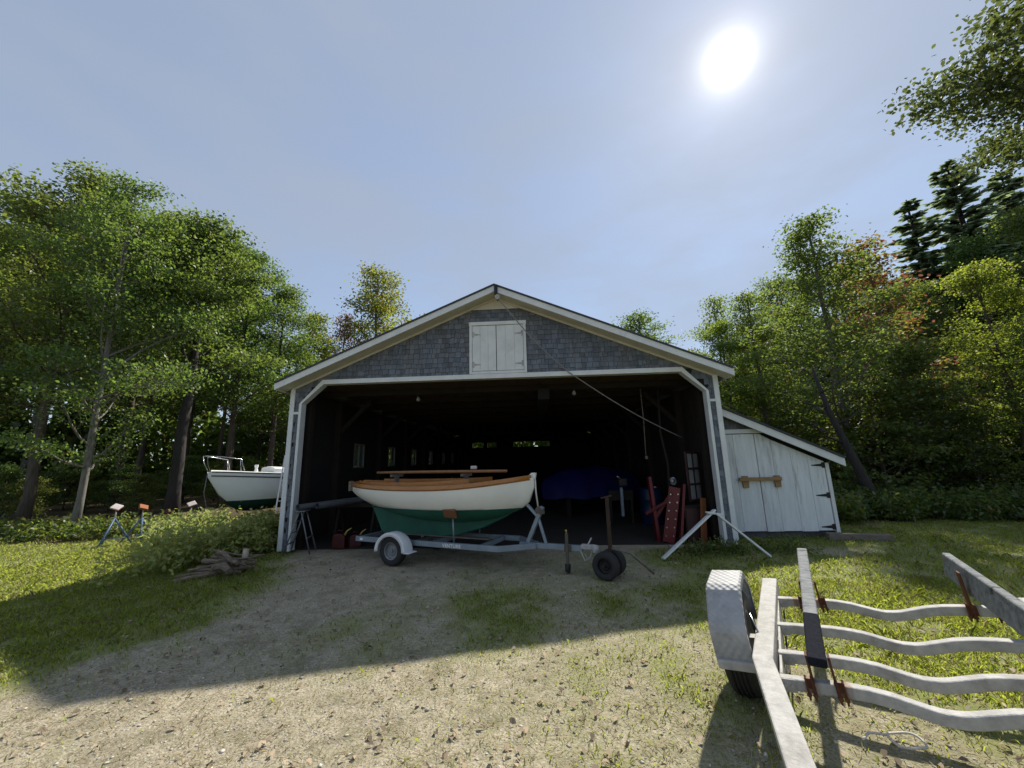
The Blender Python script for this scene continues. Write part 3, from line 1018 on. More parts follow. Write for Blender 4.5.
# roof: two slabs with asphalt on top
EXL, EXR = -4.58, 4.47
for sx in (EXL, EXR):
    m_ = MB()
    m_.prism([(XM, ZR), (sx, rz_(sx)), (sx, rz_(sx) - .035), (XM, ZR - .035)], -OH - .03, DEP + .3)
    m_.build('roof_covering', 'asphalt_roof', barn)
    m_ = MB()
    m_.prism([(XM, ZR - .038), (sx, rz_(sx) - .038), (sx, rz_(sx) - .075), (XM, ZR - .075)], -OH + .03, DEP + .28)
    m_.build('roof_deck', 'old_wood', barn)
    k = 1 if sx > 0 else -1
    sx2 = sx + k * .012
    m_ = MB()   # rake fascia
    m_.prism([(XM, ZR - .037), (sx2, rz_(sx2) - .037), (sx2, rz_(sx2) - .165), (XM + k * .0, ZR - .165)], -OH - .008, -OH + .026)
    m_.build('rake_board', 'white_paint', barn)
    m_ = MB()   # soffit below
    m_.prism([(XM, ZR - .14), (sx, rz_(sx) - .14), (sx, rz_(sx) - .158), (XM, ZR - .158)], -OH + .028, .0)
    m_.build('soffit', 'cream_paint', barn)
    m_ = MB()   # frieze on the wall
    xe = XR if sx > 0 else XL
    m_.prism([(XM, ZR - .16), (xe, rz_(xe) - .16), (xe, rz_(xe) - .205), (XM, ZR - .205)], -.03, -.003)
    m_.build('frieze_board', 'cream_paint', barn)
    m_ = MB()   # eave fascia + boxed return
    m_.bb(min(sx, sx2) - .004, max(sx, sx2) + .004, -OH + .03, DEP + .28, rz_(sx2) - .165, rz_(sx2) - .05)
    m_.build('eave_board', 'white_paint', barn)
m_ = MB().prism([(XM - .50, ZR - .43), (XM + .50, ZR - .43), (XM, ZR - .21)], -.036, -.031)
m_.build('gable_peak_board', 'cream_paint', barn)
# white trim
for x0, x1 in ((XL - .02, XL + .075), (XR - .075, XR + .02)):
    tr = MB()
    tr.bb(x0, x1, -.034, -.002, 0.03, rz_(XL) - .18)
    tr.build('corner_board', 'white_paint', barn, bevel=.004)
tr = MB()
tr.bb(OX0 - .035, OX0 + .02, -.040, .13, .03, OZ0)
tr.bb(OX1 - .02, OX1 + .035, -.040, .13, .03, OZ0)
tr.prism([(OX0 - .035, OZ0), (OX0 + .02, OZ0 - .0), (OXa + .02, OZ1 - .02), (OXa + .02, OZ1 + .075), (OXa - .01, OZ1 + .075)], -.040, .13)
tr.prism([(OX1 + .035, OZ0), (OXb + .01, OZ1 + .075), (OXb - .02, OZ1 + .075), (OXb - .02, OZ1 - .02), (OX1 - .02, OZ0)], -.040, .13)
tr.bb(OXa + .02, OXb - .02, -.040, .13, OZ1 - .02, OZ1 + .075)
tr.build('door_casing', 'white_paint', barn, bevel=.004)
MB().bb(XL + .077, OX0 - .037, -.038, -.026, 2.70, 2.75).build('trim_block', 'white_paint', barn)
tr = MB()
tr.bb(OX1 + .037, XR - .077, -.038, -.026, 2.70, 2.75)
tr.build('trim_block', 'white_paint', barn)
# loft door
fr = MB()
fr.bb(LX0, LX0 + .055, -.045, -.002, LZ0 + .06, LZ1)
fr.bb(LX1 - .055, LX1, -.045, -.002, LZ0 + .06, LZ1)
fr.bb(LX0 - .01, LX1 + .01, -.048, -.002, LZ1, LZ1 + .075)
fr.bb(LX0 + .055, LX1 - .055, -.036, -.002, LZ0 + .06, LZ0 + .115)
fr.build('loft_casing', 'white_paint', barn, bevel=.003)
lm = (LX0 + LX1) / 2 - .03
for a, bq, hs in ((LX0 + .06, lm - .006, 1), (lm + .006, LX1 - .06, -1)):
    d_ = MB()
    nb = 3
    for i in range(nb):
        w0 = a + (bq - a) * i / nb
        w1 = a + (bq - a) * (i + 1) / nb
        d_.bb(w0 + .0015, w1 - .0015, -.030, -.004, LZ0 + .125, LZ1 - .01)
    dr = d_.build('loft_door', 'white_paint', barn)
    for hz in (LZ0 + .26, LZ1 - .2):
        h_ = MB()
        hx = a + .01 if hs > 0 else bq - .01
        h_.bb(min(hx, hx + hs * .03), max(hx, hx + hs * .03), -.036, -.031, hz - .06, hz + .06)
        h_.prism([(hx + hs * .03, hz - .022), (hx + hs * .03, hz + .022), (hx + hs * .17, hz + .008), (hx + hs * .17, hz - .008)], -.036, -.031)
        h_.build('hinge', 'galv', dr)
# inside framing
for y in np.arange(.9, 9, 1.22):
    for k, xe in ((-1, XL + .12), (1, XR - .12)):
        MB().beam((XM, y, ZR - .16), (xe, y, rz_(xe) - .16), .05, .14).build('rafter', 'old_wood', barn)
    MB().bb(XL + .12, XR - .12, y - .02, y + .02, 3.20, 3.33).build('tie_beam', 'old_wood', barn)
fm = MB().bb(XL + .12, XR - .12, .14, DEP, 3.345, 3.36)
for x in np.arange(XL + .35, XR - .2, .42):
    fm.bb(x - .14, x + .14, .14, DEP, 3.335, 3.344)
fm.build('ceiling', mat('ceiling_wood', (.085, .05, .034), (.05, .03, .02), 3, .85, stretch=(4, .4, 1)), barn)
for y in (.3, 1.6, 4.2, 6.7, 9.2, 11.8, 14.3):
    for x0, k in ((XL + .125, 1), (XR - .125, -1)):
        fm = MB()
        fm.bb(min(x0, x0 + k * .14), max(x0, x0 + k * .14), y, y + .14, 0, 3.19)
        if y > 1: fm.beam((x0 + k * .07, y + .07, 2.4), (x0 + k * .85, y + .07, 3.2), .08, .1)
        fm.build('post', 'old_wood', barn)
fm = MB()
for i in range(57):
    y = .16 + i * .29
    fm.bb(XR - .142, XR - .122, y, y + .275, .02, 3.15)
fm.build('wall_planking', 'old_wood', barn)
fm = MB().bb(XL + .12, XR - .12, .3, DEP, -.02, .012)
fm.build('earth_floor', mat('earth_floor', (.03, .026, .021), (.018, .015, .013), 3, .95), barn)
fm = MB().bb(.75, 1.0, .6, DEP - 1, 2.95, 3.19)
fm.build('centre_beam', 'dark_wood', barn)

# pulley and hoist rope
pu = empty('hoist_pulley', barn_m @ Vector((XM + .04, -OH - .012, ZR - .33)), TH, 'small dark hoist pulley hanging from the barn ridge', 'pulley')
MB().bb(-.035, .035, -.035, .0, .08, .30).build('bracket', 'black_iron', pu, bevel=.004)
MB().lathe((0.03, -.05, .02), (0, 1, 0), [(.0, 0), (.05, 0), (.038, .012), (.05, .025), (0, .025)], 18).build('wheel', 'galv', pu, smooth=True)
MB().tube([(0, -.018, .08), (.05, -.018, .06), (.06, -.018, -.02), (.03, -.018, -.06)], .012, 8).build('hook', 'black_iron', pu, smooth=True)
rp = MB()
a = Vector((XM + .10, -OH - .06, ZR - .36)); bq = Vector((1.38, -.07, OZ1 + .04)); c_ = Vector((XR - .35, 1.1, 2.05))
pts = [a.lerp(bq, i / 8) - Vector((0, 0, .10 * math.sin(math.pi * i / 8))) for i in range(9)]
pts += [bq.lerp(c_, i / 12) - Vector((0, 0, .08 * math.sin(math.pi * i / 12))) for i in range(1, 13)]
o = rp.tube([barn_m @ p for p in pts], .011, 6).build('hoist_rope', 'rope_grey', None, smooth='all')
tag(o, 'grey hoist rope slanting from the barn ridge into the right side of the opening', 'rope')

# ------------------------------------------------------------------ lean-to shed
shed = empty('lean_to_shed', barn_m @ Vector((0, 0, 0)), TH, 'lean-to shed with peeling white plank doors on the right side of the barn', 'shed')
SY = 0.74
sx0, sx1 = 4.315, 6.72


def sz(x):
    return 2.80 - .475 * (x - sx0)


def shp(x, yz):  # helper for readable numbers
    return (x, yz)


w = MB()
w.prism([(sx0, .12), (sx1 - .02, .12), (sx1 - .02, sz(sx1) - .10), (sx0, sz(sx0) - .10)], SY + .05, SY + .12)
w.bb(sx1 - .1, sx1 - .02, SY + .121, SY + 4, .12, sz(sx1) - .10)
w.bb(sx0, sx1 - .02, SY + 4, SY + 4.1, .12, sz(sx1) - .1)
w.build('wall', 'dark_wood', shed)
MB().bb(sx0, sx1 - .06, SY + .1, SY + 4.0, -.05, .118).build('footing', 'foundation', shed)
m_ = MB().prism([(sx0, sz(sx0)), (sx1 + .15, sz(sx1 + .15)), (sx1 + .15, sz(sx1 + .15) - .04), (sx0, sz(sx0) - .04)], SY - .20, SY + 4.3)
m_.build('roof', 'asphalt_roof', shed)
m_ = MB().prism([(sx0, sz(sx0) - .042), (sx1 + .165, sz(sx1 + .165) - .042), (sx1 + .165, sz(sx1 + .165) - .20), (sx0, sz(sx0) - .20)], SY - .17, SY - .14)
m_.build('rake_board', 'white_paint', shed, bevel=.003)
s = MB()
z = 2.18
row = 0
while z < 2.8:
    x = sx0 + (row % 2) * .03
    while x < 5.6:
        wd = g.uniform(.08, .18)
        x0, x1 = x + .003, x + wd - .003
        x += wd
        zt = min(z + .15, sz(x1) - .10)
        if zt < z + .03: continue
        s.add([(x0, SY + .047, zt), (x1, SY + .047, zt), (x1, SY + .03, z), (x0, SY + .03, z), (x0, SY + .049, z), (x1, SY + .049, z)],
              [(0, 1, 2, 3), (3, 2, 5, 4), (0, 3, 4), (1, 5, 2)])
    z += EXPO
    row += 1
s.build('shingle_cladding', 'shingle', shed, fix=False)
tr = MB()
tr.bb(sx0, 5.46, SY + .0, SY + .046, 2.10, 2.19)
tr.build('door_header', 'white_paint', shed, bevel=.003)
tr = MB()
tr.bb(sx1 - .115, sx1 - .045, SY + .0, SY + .046, .05, sz(sx1) - .2)
tr.build('corner_board', 'white_paint', shed, bevel=.003)


def ptop(x):
    return min(2.085, sz(x) - .235)


for (a, bq), nb, lab in (((4.36, 5.265), 2, None), ((5.275, 6.59), 4, None)):
    d_ = MB()
    e = np.linspace(a, bq, nb + 1)
    e[1:-1] += g.uniform(-.03, .03, nb - 1)
    for q0, q1 in zip(e[:-1], e[1:]):
        q0 += .002; q1 -= .002
        dz = g.uniform(-.012, .012)
        pl = [(q0, .13 + dz), (q1, .13 + dz), (q1, ptop(q1))]
        if q0 < 5.38 < q1: pl.append((5.38, 2.085))
        pl.append((q0, ptop(q0)))
        yo = g.uniform(0, .003)
        d_.prism(pl, SY + .012 + yo, SY + .044)
    dr = d_.build('door', 'peeling_paint', shed, bevel=.003)
    if bq > 6:
        for hz in (1.41, .81, .20):
            h_ = MB()
            h_.bb(6.535, 6.60, SY + .004, SY + .012, hz - .055, hz + .055)
            h_.prism([(6.535, hz - .03), (6.535, hz + .03), (6.33, hz + .008), (6.33, hz - .008)], SY + .004, SY + .012)
            h_.build('hinge', 'black_iron', dr)
br = MB().bb(4.82, 5.66, SY - .075, SY - .03, 1.125, 1.195)
lt = br.build('latch_bar', 'bare_plank', shed, bevel=.004)
for x in (4.96, 5.60):
    MB().prism([(x - .055, .99), (x + .055, .99), (x + .065, 1.12), (x + .055, 1.225), (x - .055, 1.225), (x - .065, 1.12)], SY - .028, SY + .010).build('latch_bracket', 'bare_plank', shed, bevel=.004)

# ------------------------------------------------------------------ helpers for hulls


def spline(xs, ys):
    xs, ys = np.array(xs, float), np.array(ys, float)
    n = len(xs)
    h = np.diff(xs)
    A = np.eye(n)
    r = np.zeros(n)
    for i in range(1, n - 1):
        A[i, i - 1:i + 2] = h[i - 1], 2 * (h[i - 1] + h[i]), h[i]
        r[i] = 3 * ((ys[i + 1] - ys[i]) / h[i] - (ys[i] - ys[i - 1]) / h[i - 1])
    c = np.linalg.solve(A, r)

    def f(x):
        i = int(np.clip(np.searchsorted(xs, x) - 1, 0, n - 2))
        t = x - xs[i]
        b_ = (ys[i + 1] - ys[i]) / h[i] - h[i] * (2 * c[i] + c[i + 1]) / 3
        d_ = (c[i + 1] - c[i]) / (3 * h[i])
        return ys[i] + b_ * t + c[i] * t * t + d_ * t ** 3
    return f


def hull(parent, X, B, ZS, ZG, zw, top_m, bot_m, n=40, top='topsides', bottom='bottom', bilge=.62):
    fb, fs, fg = spline(X, B), spline(X, ZS), spline(X, ZG)
    tops, bots = [], []
    ends = []
    for x in np.linspace(X[0], X[-1], n):
        bb_, zs, zg = max(.012, fb(x)), fs(x), fg(x)
        zg = min(zg, zs - .03)
        P = np.array([[bb_, zs], [bb_ * 1.06, zs - (zs - zg) * .62], [bb_ * bilge, zg + .01], [.012, zg]])
        tt = np.linspace(0, 1, 60)[:, None]
        c = (1 - tt) ** 3 * P[0] + 3 * (1 - tt) ** 2 * tt * P[1] + 3 * (1 - tt) * tt ** 2 * P[2] + tt ** 3 * P[3]
        k = np.linspace(0, 59, 60)
        tz = c[:, 1]
        kw = 59.0 if tz[-1] >= zw else float(np.interp(-zw, -tz, k))
        ku = np.linspace(0, kw, 12)
        kd = np.linspace(kw, 59, 10)
        pu_ = [(x, np.interp(q, k, c[:, 0]), np.interp(q, k, tz)) for q in ku]
        pd_ = [(x, np.interp(q, k, c[:, 0]), np.interp(q, k, tz)) for q in kd]
        tops.append(pu_); bots.append(pd_)
    a = MB()
    mir = lambda rows: [[(p[0], -p[1], p[2]) for p in r] for r in rows]
    a.grid(tops); a.grid(mir(tops))
    # transom
    e = tops[0] + bots[0]
    ring = e + [(p[0], -p[1], p[2]) for p in e[::-1]]
    a.add(ring, [tuple(range(len(ring)))])
    o1 = a.build(top, top_m, parent, smooth=True)
    b_ = MB()
    b_.grid(bots); b_.grid(mir(bots))
    o2 = b_.build(bottom, bot_m, parent, smooth=True)
    return fb, fs, fg, o1, o2


# ------------------------------------------------------------------ small wooden boat on its trailer
TA = R(-24)
T0 = (0.80, 6.22, 0)
boat = empty('sailing_dinghy', T0, TA, 'small wooden sailboat, white above green, with varnished rails, on the trailer', 'sailboat')
bx = [-4.32, -4.10, -3.6, -2.9, -2.2, -1.6, -1.1, -.75, -.60, -.52]
fb, fs, fg, _, _ = hull(boat, bx, [.20, .36, .58, .74, .78, .70, .50, .26, .13, .018],
                        [1.29, 1.275, 1.25, 1.235, 1.235, 1.255, 1.30, 1.345, 1.365, 1.375],
                        [1.10, 1.02, .86, .70, .64, .66, .75, .88, 1.02, 1.22], .905, 'hull_white', 'hull_green')
k_ = MB().prism([(-4.02, .99), (-3.86, .80), (-3.62, .38), (-2.4, .37), (-1.95, .42), (-1.45, .56), (-1.05, .74), (-.80, .885), (-1.1, .98), (-1.6, .80), (-2.4, .72), (-3.2, .80)], -.045, .045)
k_.build('keel', 'hull_green', boat, bevel=.02)
# rail: a varnished band following the sheer both sides
for sg in (-1, 1):
    rows = []
    for x in np.linspace(-4.34, -.56, 44):
        hb = max(.02, fb(max(x, -4.32))) + .004
        zz = fs(max(x, -4.32))
        rows.append([(x, sg * (hb - .06), zz + .045), (x, sg * (hb + .020), zz + .045), (x, sg * (hb + .024), zz - .012), (x, sg * (hb + .002), zz - .035), (x, sg * (hb - .06), zz - .0)])
    MB().grid([r + [r[0]] for r in rows]).build('rub_rail', 'varnish', boat, smooth=True)
dk = [[(x, s_ * max(.01, fb(x) - .05), fs(x) + .015 + .03 * (1 - s_ * s_)) for s_ in np.linspace(-1, 1, 9)] for x in np.linspace(-1.75, -.62, 12)]
MB().grid(dk).build('foredeck', 'varnish', boat, smooth=True)
dk = [[(x, s_ * max(.01, fb(x) - .05), fs(x) + .015 + .02 * (1 - s_ * s_)) for s_ in np.linspace(-1, 1, 9)] for x in np.linspace(-4.31, -3.85, 6)]
MB().grid(dk).build('aft_deck', 'varnish', boat, smooth=True)
for sg in (-1, 1):
    rows = []
    for x in np.linspace(-3.95, -1.50, 30):
        u = (x + 3.95) / 2.45
        hb = fb(x) - .10 - .14 * max(0, (u - .6) / .4) ** 2
        zz = fs(x) + .02 + .065 + .03 * u
        rows.append([(x, sg * hb, zz - .16), (x, sg * hb, zz), (x, sg * (hb - .022), zz), (x, sg * (hb - .022), zz - .16)])
    MB().grid([r + [r[0]] for r in rows]).build('coaming', 'varnish', boat, smooth=True)
th = MB()
for x in (-3.3, -2.5, -1.75):
    th.bb(x - .1, x + .1, -(fb(x) - .12), fb(x) - .12, 1.10, 1.125)
th.build('thwart', 'varnish', boat, bevel=.004)
MB().grid([[(x, s_ * max(.02, fb(x) - .06), .86 + .05 * s_ * s_) for s_ in np.linspace(-1, 1, 5)] for x in np.linspace(-3.7, -1.2, 8)]).build('floorboards', 'old_wood', boat)
MB().prism([(-.60, 1.30), (-.50, 1.36), (-.485, 1.45), (-.56, 1.45), (-.63, 1.39)], -.03, .03).build('stem_head', 'hull_white', boat, bevel=.008)
MB().bb(-3.93, -3.88, -.62, -.56, 1.18, 1.34).build('rail_cleat', 'grey_timber', boat, bevel=.006)
# the spars lying along the boat on two crutches
for x, nm in ((-3.35, 0), (-1.80, 1)):
    cr_ = empty('spar_crutch', (Matrix.Translation(T0) @ Matrix.Rotation(TA, 4, 'Z')) @ Vector((x, 0, 1.05)), TA,
                ['notched wooden crutch holding the spars near the stern of the small boat', 'notched wooden crutch holding the spars near the bow of the small boat'][nm], 'crutch', 'spar crutches')
    MB().bb(-.02, .02, -.05, .05, 0.0, .35).build('upright', 'grey_timber', cr_)
    MB().bb(-.025, .025, -.16, .16, .35, .40).build('cradle', 'grey_timber', cr_, bevel=.004)
BM = Matrix.Translation(T0) @ Matrix.Rotation(TA, 4, 'Z')
for (x0, x1, y, z, r0_, lab) in ((-3.78, -.98, -.06, 1.485, .028, 'long varnished spar lying lengthwise over the small wooden boat'), (-3.5, -1.35, .08, 1.476, .020, 'thinner spar lying behind the long spar over the small wooden boat')):
    pts = [BM @ Vector((x0 + (x1 - x0) * i / 10, y, z)) for i in range(11)]
    o = MB().tube(pts, [r0_ * (.7 + .3 * math.sin(math.pi * (i + 1.5) / 13)) for i in range(11)], 10).build('spar', 'spar', None, smooth='all')
    tag(o, lab, 'spar', 'spars on the small boat')
bl = empty('block_and_line', BM @ Vector((-1.62, -.05, 1.52)), TA, 'small wooden rigging block sitting on the spar over the boat', 'rigging block')
MB().box((0, 0, .03), (.11, .06, .06)).build('block', 'white_pad', bl, bevel=.015)

# ------------------------------------------------------------------ boat trailer
tl = empty('boat_trailer', T0, TA, 'galvanised single axle trailer with white fenders carrying the small wooden boat', 'boat trailer')
f_ = MB()
ZF = .335
for sg in (-1, 1):
    f_.sweep([(-3.86, sg * .43, ZF), (-.98, sg * .43, ZF), (-.52, sg * .05, ZF)], .05, .085)
f_.sweep([(-.80, 0, ZF + .002), (.22, 0, ZF + .002)], .075, .08)
for x in (-3.80, -2.2, -1.3):
    f_.bb(x - .03, x + .03, -.40, .40, ZF - .04, ZF + .035)
f_.bb(-2.86, -2.80, -.60, .60, ZF - .11, ZF - .045)
f_.build('frame', 'galv_blue', tl, bevel=.006)
MB().bb(-3.55, -1.35, -.05, .05, ZF + .036, ZF + .06).build('keel_plank', 'grey_timber', tl, bevel=.004)


def wheel(parent, c, axis, ro, wd, name='wheel', rimm='rim_grey', ri=None, treads=0):
    """tyre with rim as sub-part"""
    ri = ri or ro * .58
    h = wd / 2
    c = Vector(c)
    pr = [(ri * .97, -h * .72), (ri * 1.02, -h * .9), (ri * 1.2, -h), (ro * .88, -h), (ro * .96, -h * .86), (ro, -h * .62)]
    if treads:
        for i in range(treads):
            a = -.55 + 1.1 * (i + .5) / treads
            pr += [(ro, (a - .08) * h), (ro * .975, (a - .06) * h), (ro * .975, (a + .06) * h), (ro, (a + .08) * h)]
    pr += [(ro, h * .62), (ro * .96, h * .86), (ro * .88, h), (ri * 1.2, h), (ri * 1.02, h * .9), (ri * .97, h * .72)]
    w_ = MB().lathe(c, axis, pr, 40).build(name, 'rubber', parent, smooth=True)
    r_ = MB()
    r_.lathe(c, axis, [(ri * 1.0, -h * .86), (ri * .9, -h * .8), (ri * .82, -h * .35), (ri * .62, -h * .30), (ri * .5, -h * .48), (ri * .2, -h * .48), (ri * .19, -h * .75), (0.001, -h * .78)], 30)
    r_.lathe(c, axis, [(ri * 1.0, h * .86), (ri * .9, h * .8), (ri * .82, h * .35), (ri * .62, h * .30), (ri * .5, h * .48), (ri * .2, h * .48), (ri * .19, h * .75), (0.001, h * .78)], 30)
    ax = Vector(axis).normalized()
    s1 = ax.cross(Vector((0, 0, 1))).normalized()
    s2 = Vector((0, 0, 1))
    for i in range(5):
        a = 2 * math.pi * i / 5
        q = c + (s1 * math.cos(a) + s2 * math.sin(a)) * ri * .34
        r_.tube([q - ax * h * .58, q + ax * h * .58], ri * .06, 6)
    r_.build('rim', rimm, w_, smooth=True)
    return w_


for sg in (-1, 1):
    wheel(tl, (-2.83, sg * .63, .238), (0, 1, 0), .238, .15, treads=3)
    fd = MB()
    rows = []
    for a in np.linspace(R(-4), R(184), 22):
        cx_, cz_ = -2.83 + math.cos(a) * .315, .245 + math.sin(a) * .285
        rows.append([(cx_, .63 * sg - .105, cz_ - .055), (cx_, .63 * sg - .105, cz_ - .01), (cx_, .63 * sg - .085, cz_), (cx_, .63 * sg + .085, cz_), (cx_, .63 * sg + .105, cz_ - .01), (cx_, .63 * sg + .105, cz_ - .055)])
    # give the skirts their inward direction
    for r_, a in zip(rows, np.linspace(R(-4), R(184), 22)):
        for j in (0, 5):
            r_[j] = (-2.83 + math.cos(a) * .25, r_[j][1], .245 + math.sin(a) * .225)
    fd.grid(rows)
    fo = fd.build('fender', 'fender_white', tl, smooth=True)
    so = fo.modifiers.new('thickness', 'SOLIDIFY'); so.thickness = .006
    br = MB().bb(-2.83 + .27, -2.83 + .40, sg * .63 - .10, sg * .63 + .10, .222, .236)
    br.build('fender_step', 'fender_white', fo)
# winch post, V roller arm, coupler, jack
wp = MB()
wp.sweep([(-.66, 0, ZF + .04), (-.40, 0, .92)], .06, .075, up=(0, 1, 0))
wp.sweep([(-.36, 0, ZF + .04), (-.47, 0, .74)], .04, .04, up=(0, 1, 0))
wp.sweep([(-.47, 0, .76), (-.70, 0, .99)], .045, .05, up=(0, 1, 0))
wp.build('winch_post', 'galv_blue', tl, bevel=.004)
MB().lathe((-.71, 0, 1.0), (0, 1, 0), [(.0, -.075), (.045, -.075), (.055, -.05), (.035, 0), (.055, .05), (.045, .075), (0, .075)], 20).build('bow_roller', 'yellow_rubber', tl, smooth=True)
wi = MB()
wi.bb(-.45, -.38, -.045, .045, .81, .88)
wi.lathe((-.45, 0, .87), (0, 1, 0), [(0, -.055), (.055, -.055), (.03, -.04), (.03, .04), (.055, .055), (0, .055)], 16)
wi.build('winch', 'jack_steel', tl, bevel=.003)
MB().tube([(-.47, 0, .90), (-.50, 0, 1.15), (-.51, 0, 1.40)], .014, 8).build('winch_strap', 'rope', tl, smooth='all')
cp = MB()
cp.bb(.20, .40, -.05, .05, ZF + .0, ZF + .06)
cp.lathe((.41, 0, ZF + .01), (0, 0, 1), [(0, -.05), (.045, -.05), (.055, 0), (.045, .045), (0, .055)], 16)
cp.beam((.30, 0, ZF + .06), (.36, 0, ZF + .16), .03, .02)
cp.build('coupler', 'galv', tl, smooth=False, bevel=.004)
ch = MB()
for sg in (-1, 1):
    ch.tube([(.20, sg * .05, ZF - .03), (.26, sg * .07, ZF - .15), (.33, sg * .05, ZF - .12), (.36, sg * .03, ZF - .02)], .008, 6)
ch.build('safety_chain', 'galv', tl, smooth='all')
jk = MB()
jk.tube([(0, -.085, .11), (0, -.085, .55)], .024, 12)
jk.bb(-.05, .05, -.07, -.03, ZF - .05, ZF + .05)
jo = jk.build('tongue_jack', 'jack_steel', tl, smooth=True)
MB().tube([(0, -.085, .55), (0, -.085, .60), (.0, -.12, .60)], .012, 8).build('crank', 'yellow_rubber', jo, smooth='all')
jw = MB().lathe((0, -.085, .065), (1, 0, 0), [(0, -.03), (.055, -.03), (.065, -.02), (.065, .02), (.055, .03), (0, .03)], 18)
jw.bb(-.04, -.032, -.1, -.07, .05, .12); jw.bb(.032, .04, -.1, -.07, .05, .12)
jw.build('jack_wheel', 'rubber', jo, smooth=True)
MB().bb(-.62, -.54, -.052, -.040, ZF - .022, ZF + .022).build('side_marker', 'amber', tl, bevel=.004)
MB().bb(-3.75, -3.68, -.463, -.456, ZF - .02, ZF + .02).build('reflector', 'letter_white', tl, bevel=.002)
tx_ = bpy.data.curves.new('frame_lettering', 'FONT')
tx_.body = 'VENTURE'
tx_.size = .075
tx_.offset = .0022
tx_.space_character = 1.1
tx_.extrude = .0008
tx_.materials.append(M['letter_white'])
_tmp = bpy.data.objects.new('lettering_curve', tx_)
COL.objects.link(_tmp)
bpy.context.view_layer.update()
_me = bpy.data.meshes.new_from_object(_tmp.evaluated_get(bpy.context.evaluated_depsgraph_get()))
bpy.data.objects.remove(_tmp)
to = bpy.data.objects.new('frame_lettering', _me)
COL.objects.link(to); to.parent = tl
to.location = (-1.98, -.4575, ZF - .026)
to.rotation_euler = (R(90), 0, 0)
for x in (-2.55, -1.9):
    for sg in (-1, 1):
        if x == -2.55 and sg == -1:
            continue
        sp_ = MB().tube([(x + .12, sg * .42, ZF + .04), (x + .15, sg * .50, .76)], .014, 8)
        so_ = sp_.build('support_screw', 'galv_blue', tl, smooth='all')
        MB().box((x + .17, sg * .62, .86), (.22, .05, .15), Matrix.Rotation(-sg * R(30), 3, 'X') @ Matrix.Rotation(R(4), 3, 'Y')).build('support_pad', 'pad_brown', tl, bevel=.008)

# ------------------------------------------------------------------ two-wheel trailer dolly
dp = gnd(607, 583)
dl = empty('trailer_dolly', (dp[0] + .10, dp[1] + .22, 0), R(-36), 'two wheeled hand dolly with an upright rusty post beside the trailer coupler', 'hand dolly')
for sg in (-1, 1):
    wheel(dl, (0, sg * .12, .185), (0, 1, 0), .185, .15, rimm='black_iron', treads=0)
dm = MB()
dm.tube([(0, -.22, .185), (0, .22, .185)], .016, 8)
dm.sweep([(0, 0, .185), (.03, 0, .42), (.03, 0, 1.10)], .045, .045, up=(0, 1, 0))
dm.beam((-.06, 0, 1.08), (.10, 0, 1.12), .05, .02)
dm.tube([(.0, 0, .36), (-.10, 0, .28), (-.14, 0, .24)], .014, 8)
dm.build('post', 'rust_mast', dl, bevel=.004)
MB().tube([(.03, 0, .40), (.28, .1, .34), (.55, .22, .08)], .018, 8).build('handle', 'grey_timber', dl, smooth='all')

# ------------------------------------------------------------------ white board trestle leaning at the barn corner
aL, aR = gnd(663, 560), gnd(771, 558)
ap = aty(712, 513, 7.0)
af_ = empty('board_trestle', (aL[0], aL[1], 0), 0, 'two white boards joined as an inverted V in front of the right barn corner', 'trestle')
o_ = Vector((aL[0], aL[1], 0))
q = Vector(ap) - o_
MB().beam((0, 0, .02), q + Vector((.05, .0, .05)), .03, .085, up=(0, 1, 0.0)).build('board', 'white_paint', af_, bevel=.004)
MB().beam(q + Vector((-.12, -.045, .02)), q + Vector((.14, -.045, -.02)), .03, .085, up=(0, 1, 0)).build('cleat', 'white_paint', af_, bevel=.004)
MB().beam(q + Vector((.03, -.08, .0)), Vector(aR) - o_ + Vector((0, 0, .02)), .03, .07, up=(0, 1, 0)).build('board', 'white_paint', af_, bevel=.004)

# timber sleeper at the shed corner
ob = barn_m @ Vector((6.75, .42, .055))
o = MB().box((0, 0, 0), (1.0, .16, .14), Matrix.Rotation(R(-18), 3, 'Z')).build('timber', 'grey_timber', None, bevel=.01)
o.location = ob
tag(o, 'dark weathered timber lying on the grass by the shed corner', 'timber')

# ------------------------------------------------------------------ big empty trailer in the foreground
ang = R(90 - 35.1)
ax_ = Vector((math.sin(R(35.1)), math.cos(R(35.1)), 0))
GT = Vector((2.18, 3.50, 0))
GT = Vector((2.223, 3.61, 0))
big = empty('boat_trailer', GT, ang - R(90), 'large empty galvanised boat trailer with two carpeted bunks in the foreground', 'boat trailer')
